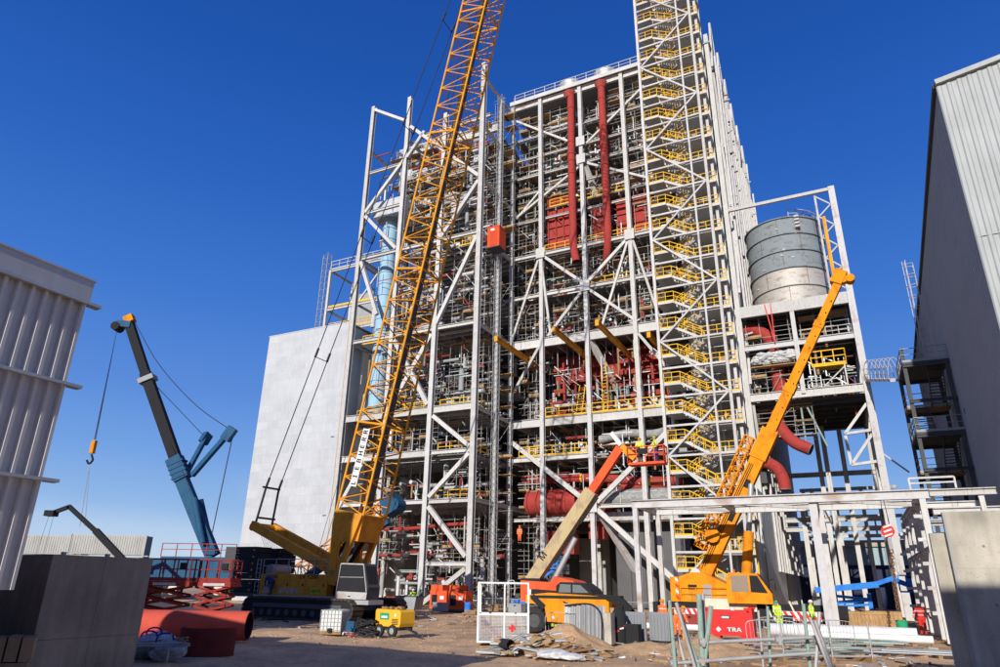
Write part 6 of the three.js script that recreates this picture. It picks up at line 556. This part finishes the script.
function barrier(label, u, v, turn, m = M.galv) { const T = site('crowd_barrier', label, 'barrier', u, v, { turn }); const g = new B(); g.path([[-1.05, .15, 0], [-1.05, 1.0, 0], [-.95, 1.1, 0], [.95, 1.1, 0], [1.05, 1.0, 0], [1.05, .15, 0]], .02, 6, 40); g.tube([-1.05, .2, 0], [1.05, .2, 0], .018, 5); g.mesh('frame', m, T); const b = new B(); for (let k = 1; k < 14; k++) b.tube([-1.05 + k * .15, .2, 0], [-1.05 + k * .15, 1.1, 0], .009, 4); b.mesh('bars', m, T, 'stuff'); for (const s of [-.8, .8]) new B().bar([s, .03, -.3], [s, .03, .3], .05).mesh('foot', m, T); }
barrier('steel crowd barrier in front of the telehandler', -13.1, 33.4, .1); barrier('steel crowd barrier behind the foreground scaffold tubes', -3.6, 33.5, .2); barrier('steel crowd barrier right of the red fuel tank', -3.6, 37, -.1); barrier('steel crowd barrier at the right near the white pipes', -1.4, 35.6, .5);
{ const T = site('black_bin', 'tall black bin wrapped with red and white tape beside the grey barriers', 'bin', -10.25, 32.9); new B().lathe(0, 0, 0, [[.3, 0], [.34, .1], [.34, 1.2], [.3, 1.3], [.24, 1.36], [.2, 1.5], [0, 1.5]], 24).mesh('bin', M.black, T); for (let k = 0; k < 10; k++) { const t = k * .63, y = .5 + (k % 4) * .12, g = new B(); g.ob([Math.sin(t) * .345, y, Math.cos(t) * .345], [Math.cos(t), .2, -Math.sin(t)], [0, 1, 0], [Math.sin(t), 0, Math.cos(t)], .1, .035, .006); g.mesh('tape', k % 2 ? M.white : M.redp, T); } new B().box(.36, 0, -.4, .95, .8, .2).mesh('rubber_block', M.black, T); }
for (const [u, lab] of [[-9.75, 'grey plastic hoarding panel, left one beside the black bin'], [-8.75, 'grey plastic hoarding panel, right one before the orange workers']]) { const T = site('hoarding_panel', lab, 'barrier', u, 34 + (u + 9.75) * .5, { group: 'grey hoarding panels', turn: -.2 }); const p = mat(.26, .275, .29, { rough: .5 }); new B().box(-.52, .05, -.05, .52, 1.3, .05).mesh('panel', p, T); for (let k = 0; k < 6; k++) new B().box(-.46 + k * .17, .15, .052, -.4 + k * .17, 1.2, .085).mesh('rib', p, T); for (const s of [-.4, .4]) new B().box(s - .12, 0, -.3, s + .12, .06, .3).mesh('foot', M.black, T); }
for (const [u, v, lab] of [[-7.9, 35.6, 'upright yellow post at the end of the grey hoarding']]) { const T = site('yellow_post', lab, 'post', u, v); new B().cyl(0, 0, 0, .05, 1.3, 10).mesh('post', M.crane, T); new B().box(-.15, 0, -.15, .15, .06, .15).mesh('foot', M.black, T); }
{ const T = site('fuel_tank', 'bright red fuel tank on skids with white hazard labels', 'fuel tank', -5.75, 36, { turn: .03 }); const r = M.redp, g = new B(); g.poly([[-1.05, .35], [1.0, .35], [1.0, 1.3], [.85, 1.45], [-.9, 1.45], [-1.05, 1.3]], -.6, .6); const o = g.mesh('tank', r, T); for (const s of [-1.12, .98]) new B().box(s, .1, -.62, s + .14, 1.55, .62).mesh('end_frame', r, T); for (const s of [-.75, .95]) new B().poly([[s - .4, .02], [s + .2, .02], [s + .35, .34], [s - .45, .34]], -.55, .55).mesh('skid_foot', r, T); for (const s of [-.95, .75]) new B().box(s, 1.452, .3, s + .2, 1.58, .5).mesh('lifting_lug', r, T); new B().box(-.3, 1.08, .602, .12, 1.24, .62).mesh('maker_plate', M.black, T); new B().box(-.27, 1.1, .622, .08, 1.2, .63).mesh('plate_label', M.sheet, T); const d = new B(); d.ob([-.45, .62, .61], [.7071, .7071, 0], [-.7071, .7071, 0], [0, 0, 1], .085, .085, .008); d.mesh('hazard_diamond', M.white, T); new B().box(-.06, .54, .602, .5, .72, .61).mesh('label_strip', M.redd, T); text('TRA', .17, M.white, T, [-.06, .545, .612], [0, 0, 0], 'lettering', 1.5); new B().cyl(.2, 1.45, .1, .1, .12, 12).mesh('filler_cap', M.white, T); }
// long pipes lying across the yard
for (const [k, [u0, u1, v, r, lab]] of [[-12.5, -6.9, 42, .17, 'white pipe lying across the yard behind the grey barriers'], [-4.6, 1.5, 41.2, .3, 'thick white pipe lying right of the red fuel tank'], [-3.6, 2.4, 43.8, .26, 'white pipe lying behind the thick one at the right'], [-2.6, 2.8, 40, .18, 'thinner white pipe lying in front at the right']].entries()) { const T = site('loose_pipe', lab, 'pipe', (u0 + u1) / 2, v, { turn: rr(-.03, .03), group: 'white pipes on the ground' }), l = (u1 - u0) / 2; new B().tube([-l, r + .12, 0], [l, r + .12, 0], r, 20).mesh('pipe', M.white, T); for (const s of [-.7, .7]) new B().box(s * l - .1, 0, -.5, s * l + .1, .12, .5).mesh('timber_bearer', M.wood2, T); for (const s of [-1, 1]) new B().tube([s * (l - .05), r + .12, 0], [s * l * 1.004, r + .12, 0], r * .8, 16).mesh('end_cap', M.black, T); }
for (const [u, v, lab, s] of [[-.4, 52, 'wooden crate below the blue boom lift, left one', .95], [1.2, 52.2, 'wooden crate below the blue boom lift, right one', 1.0]]) { const T = site('wooden_crate', lab, 'crate', u, v, { group: 'wooden crates' }); new B().box(-s, .15, -.6, s, 1.2 * s, .6).mesh('core', M.wood2, T); for (let k = 0; k < 9; k++) new B().box(-s + k * s * .222, .12, .602, -s + k * s * .222 + s * .19, 1.2 * s, .63).mesh('plank', M.wood, T); for (const y of [.3, 1]) new B().box(-s, y, .632, s, y + .1, .66).mesh('batten', M.wood, T); for (const x of [-.7, 0, .7]) new B().box(x * s - .06, 0, -.6, x * s + .06, .148, .6).mesh('bearer', M.wood2, T); }
// hook with striped block hung from the rack, rusty chain below
{ const T = site('hook_block', 'red and white striped hook block with rusty chain hanging under the rack', 'hook block', 1.95, 45, { y: 1.4 }); new B().tube([0, 4.2, -.12], [0, 4.2, .12], .34, 24).mesh('block', M.redp, T); for (const y of [3.98, 4.22, 4.46]) new B().ob([0, y, .125], [.94, .34, 0], [-.34, .94, 0], [0, 0, 1], .22, .045, .006).mesh('white_stripe', M.white, T); for (const s of [-.15, .15]) new B().tube([s, 4.5, 0], [s * .5, 5.9, 0], .02, 5).mesh('rope', M.rope, T); new B().bar([0, 3.8, 0], [.02, 3.2, 0], .2, .25).mesh('swivel', M.grey, T); for (let k = 0; k < 19; k++) { const g = new B(); g.geo(new THREE.TorusGeometry(.075, .028, 5, 10).scale(1, 1.5, 1).rotateY(k % 2 ? Math.PI / 2 : .2).translate(-.01 * k, 3.1 - k * .16, 0)); g.mesh('chain_link', mat(.20, .09, .035, { map: T_rust, m: .5, rough: .8 }), T); } }
// ------------------------------------------------------------ blue articulated lift under the annex
{ const T = site('articulated_lift', 'blue articulated boom lift reaching right under the annex', 'boom lift', -2.4, 62), b = M.blue, L = T.L, q = (u, y) => L(u, y, 62); new B().box(-1, .45, -.9, 1.6, 1, .9).mesh('chassis', b, T); for (const x of [-.6, 1.2]) for (const z of [-.9, .9]) wheel(T, x, .45, z, .45, .32, M.white, true); new B().box(-.9, 1, -.8, .6, 1.9, .8).mesh('turntable', M.grey, T); for (const [a, c, w] of [[[-1.9, 1.4], [.9, 1.75], .26], [[.9, 1.75], [-1.9, 2.0], .2], [[-1.6, 1.2], [.9, 1.4], .16], [[-2.9, 2.35], [1.6, 2.85], .42], [[1.5, 2.9], [2.6, 3.3], .3], [[2.5, 3.3], [4.4, 2.5], .34]]) new B().bar(q(a[0] - .2, a[1]), q(c[0] - .2, c[1]), w, w * 1.05).mesh('arm', b, T); new B().box(2.9, .9, -.35, 3.2, 2.2, .35).mesh('riser', b, T); { const p = q(3.6, 2.3); new B().box(p[0] - .8, p[1], -.4, p[0] + .8, p[1] + .12, .4).mesh('basket_floor', b, T); rail(new B(), [[p[0] - .8, p[1] + .12, .4], [p[0] + .8, p[1] + .12, .4], [p[0] + .8, p[1] + .12, -.4], [p[0] - .8, p[1] + .12, -.4]], 1.1, .04, .6, false).mesh('basket_rail', b, T); new B().box(p[0] - .3, p[1] + .5, .42, p[0] + .3, p[1] + 1, .6).mesh('control_box', b, T); } }
{ const T = site('small_lift', 'small blue basket lift working under the boiler', 'lift', -27, 66.5), p = [0, 4, 0]; new B().box(-.7, 3.9, -.4, .7, 4.02, .4).mesh('basket_floor', M.blue, T); rail(new B(), [[-.7, 4.02, .4], [.7, 4.02, .4], [.7, 4.02, -.4]], 1.1, .04, .5, false).mesh('basket_rail', M.blue, T); new B().box(-.3, 4.3, .1, .3, 5, .3).mesh('panel', M.blue, T); new B().bar([-.2, 3.9, 0], [-2.6, 2.4, 0], .2, .24).mesh('arm', M.blue, T); new B().bar([-2.6, 2.4, 0], [-3.8, .8, 0], .22, .26).mesh('arm', M.blue, T); new B().box(-4.8, .2, -.6, -3.2, 1, .6).mesh('base', M.blue, T); }
// ------------------------------------------------------------ foreground scaffold tubes at lower right
{ const T = free('foreground_scaffold', 'skeleton of greenish scaffold tubes in the right foreground', 'scaffold', 3.2, -9.5), g = M.stubeG, s = M.stube, q = (x, y, z = 0) => [x - 3.2, y, z]; const add = (a, c, m, r = .0245) => new B().tube(q(...a), q(...c), r, 10).mesh('tube', m, T); add([2.28, 2.32, .1], [2.33, 0, .1], g); add([2.41, 2.21], [3.06, 0, .1], g, .03); add([2.7, 2.4], [2.63, 0], g, .036); add([2.81, 2.41, -.2], [2.79, 1, -.2], s); add([2.85, 2.26], [2.68, 1.5], g, .032); add([2.34, 2.3, .2], [2.6, 1.2, .2], s); add([2.42, 1.9, -.2], [2.85, 0, -.2], M.steel2, .02); add([2.76, 1.82], [4.2, 1.9, -.05], s); add([2.26, 1.57, .05], [4.34, 1.73, -.02], s); add([4.2, 2.1], [4.62, 0, .2], s); add([4.16, 2.3, -.2], [4.1, 0, -.2], g); add([4.32, 2.2, -.1], [4.0, 1.2, .1], s); add([3.71, 2.26, -.3], [3.55, 0, -.3], g, .02); add([3.65, 2.2, -.5], [3.6, 0, -.5], s, .018); add([4.05, 2.15, .2], [4.5, 0, .5], M.steel2, .02); for (const [x, y] of [[2.29, 1.57], [2.31, 1.7], [2.69, 1.82], [4.18, 1.88], [4.24, 1.75], [3.68, 1.86], [2.66, 1.6]]) { const c = new B(); c.tube(q(x - .04, y, .02), q(x + .04, y, .02), .045, 10); c.box(x - 3.2 - .02, y - .05, .03, x - 3.2 + .02, y + .05, .075); c.mesh('coupler', M.stube, T); } }
{ const T = free('tube_bundle', 'loose scaffold tubes and props lying before the concrete wall', 'scaffold tubes', 12.5, -27, { turn: .1 }); for (let k = 0; k < 14; k++) new B().tube([rr(-3.4, -2), .25 + (k % 4) * .14, rr(-.8, .8)], [rr(.6, 2.2), .25 + (k % 4) * .14 + rr(-.05, .05), rr(-.8, .8)], .03, 7).mesh('tube', k % 3 ? M.stube : M.stubeG, T); for (const x of [-2.4, -.6, .9]) { new B().box(x - .08, 0, -.9, x + .08, .2, .9).mesh('bearer', M.wood2, T); new B().tube([x, 0, .85], [x, 1.4, .85], .03, 7).mesh('upright', M.stube, T); } }
// ------------------------------------------------------------ odds and ends round the column feet
const oddGroups = { pallet: ['pallet', 'stacked pallets on the yard'], drum: ['drum', 'drums on the yard'], traffic_cone: ['cone', 'traffic cones'], tool_box: ['tool box', 'tool boxes'] };
function odd(kind, u, v, label) { const T = site(kind, label, oddGroups[kind][0], u, v, { group: oddGroups[kind][1], turn: rr(-.4, .4) }); if (kind === 'pallet') { const n = 2 + Math.floor(rnd() * 4); for (let k = 0; k < n; k++) { for (let i = 0; i < 5; i++) new B().box(-.6, .1 + k * .15, -.5 + i * .22, .6, .125 + k * .15, -.38 + i * .22).mesh('slat', M.wood, T); for (const z of [-.45, 0, .4]) new B().box(-.6, k * .15, z, .6, .1 + k * .15, z + .1).mesh('bearer', M.wood2, T); } } if (kind === 'drum') { const m = pick([M.blue, M.redd, M.green, M.black]); new B().lathe(0, 0, 0, [[0, 0], [.29, 0], [.29, .3], [.305, .32], [.29, .34], [.29, .6], [.305, .62], [.29, .64], [.29, .88], [0, .88]], 20).mesh('drum', m, T); new B().cyl(.15, .88, 0, .04, .03, 8).mesh('bung', M.galv, T); } if (kind === 'traffic_cone') { new B().box(-.2, 0, -.2, .2, .04, .2).mesh('base', M.black, T); new B().cyl(0, .04, 0, .15, .7, 14, .03).mesh('cone', M.jlgO, T); new B().cyl(0, .35, 0, .096, .14, 14, .07).mesh('band', M.white, T); } if (kind === 'tool_box') { const m = pick([M.grey, M.teal, M.redd, M.galv]); new B().box(-.7, .08, -.35, .7, .7, .35).mesh('box', m, T); new B().box(-.72, .7, -.37, .72, .8, .37).mesh('lid', m, T); new B().box(-.1, .6, .352, .1, .7, .38).mesh('hasp', M.black, T); } return T; }
odd('pallet', -29.6, 54, 'stack of wooden pallets left of the telehandler'); odd('pallet', -6.9, 46.6, 'stack of wooden pallets behind the orange workers'); odd('pallet', -31, 61, 'stack of wooden pallets beside the generators'); odd('pallet', .2, 46.2, 'stack of pallets beside the white pipes'); odd('drum', -30.5, 54.6, 'oil drum beside the pallets left of the telehandler'); odd('drum', -7.6, 46, 'oil drum beside the pallets behind the orange workers'); odd('drum', -4.2, 48.5, 'oil drum by the wheels of the orange crane'); odd('drum', -3.4, 49.6, 'oil drum beneath the orange crane cab'); odd('drum', 1.9, 46.8, 'oil drum near the hanging chain'); odd('traffic_cone', -17.2, 43, 'traffic cone left of the telehandler'); odd('traffic_cone', -7.4, 38.5, 'traffic cone near the yellow post'); odd('traffic_cone', -20.6, 52, 'traffic cone in front of the tall columns'); odd('tool_box', -27.4, 58, 'tool box before the tall columns'); odd('tool_box', -33.4, 54.8, 'tool box before the orange generators'); odd('tool_box', -9.8, 47.2, 'tool box behind the grey hoarding'); odd('tool_box', -2.6, 53.2, 'tool box left of the wooden crates'); odd('tool_box', -24, 60, 'tool box below the red ringed duct');
{ const T = site('site_fence', 'run of mesh site fence along the foot of the boiler house', 'fence', -26, 60.5), L = T.L; for (let k = 0; k < 6; k++) { const u = -36 + k * 3.5, g = new B(), m = new B(); for (const s of [0, 3.4]) g.tube(L(u + s, 0, 60.5), L(u + s, 1.15, 60.5), .03, 6); for (const y of [.2, 1.12]) g.tube(L(u, y, 60.5), L(u + 3.4, y, 60.5), .025, 5); const f = g.mesh('fence_frame', M.galv, T); for (let i = 1; i < 24; i++) m.tube(L(u + i * .142, .2, 60.5), L(u + i * .142, 1.12, 60.5), .008, 3, .008, false); m.mesh('fence_mesh', M.galv, f, 'stuff'); } }

// scattered litter: offcuts, rags, planks, tubes and wire over the yard, too many to count
{ const W = [[M.wood, new B(), 'timber_litter'], [M.galv, new B(), 'steel_litter'], [M.sheet, new B(), 'plastic_litter'], [M.black, new B(), 'rubber_litter'], [M.wood2, new B(), 'dark_timber_litter']]; for (let i = 0; i < 520; i++) { const near = rnd() < .45, u = near ? rr(-13, 2) : rr(-36, 4), v = near ? rr(25, 34) : rr(30, 62); const w = toWorld(u, 0, v), a = rnd() * 6.28, l = rr(.08, .6) * (rnd() < .12 ? 3 : 1), [m, b] = W[Math.floor(rnd() ** 1.6 * W.length)]; b.bar([w.x, .03, w.z], [w.x + Math.cos(a) * l, rr(.03, .09), w.z + Math.sin(a) * l], rr(.03, .14), rr(.02, .08)); } const T = new THREE.Group(); T.name = 'yard_litter'; tag(T, 'offcuts, rags and wire littered over the sandy yard', 'litter'); T.userData.kind = 'stuff'; scene.add(T); for (const [m, b, n] of W) b.mesh(n, m, T, 'stuff'); }
for (const [u, v, lab, n] of [[-1.2, 37.8, 'bundle of scaffold tubes and beams left of the white rack columns', 12], [-8.6, 44.4, 'bundle of scaffold tubes behind the orange workers', 9], [1.2, 33.6, 'bundle of scaffold tubes nearest the concrete wall', 10]]) { const T = site('tube_bundle', lab, 'scaffold tubes', u, v, { turn: rr(-.15, .15), group: 'tube bundles' }); for (const x of [-1.5, 1.2]) new B().box(x - .07, 0, -.6, x + .07, .12, .6).mesh('bearer', M.wood2, T); for (let k = 0; k < n; k++) new B().tube([rr(-3, -2), .15 + Math.floor(k / 5) * .07, -.5 + (k % 5) * .22], [rr(2, 3), .15 + Math.floor(k / 5) * .07, -.5 + (k % 5) * .22 + rr(-.1, .1)], .03, 7).mesh('tube', pick([M.stube, M.galv, M.stubeG]), T); }

renderer.render(scene, camera);
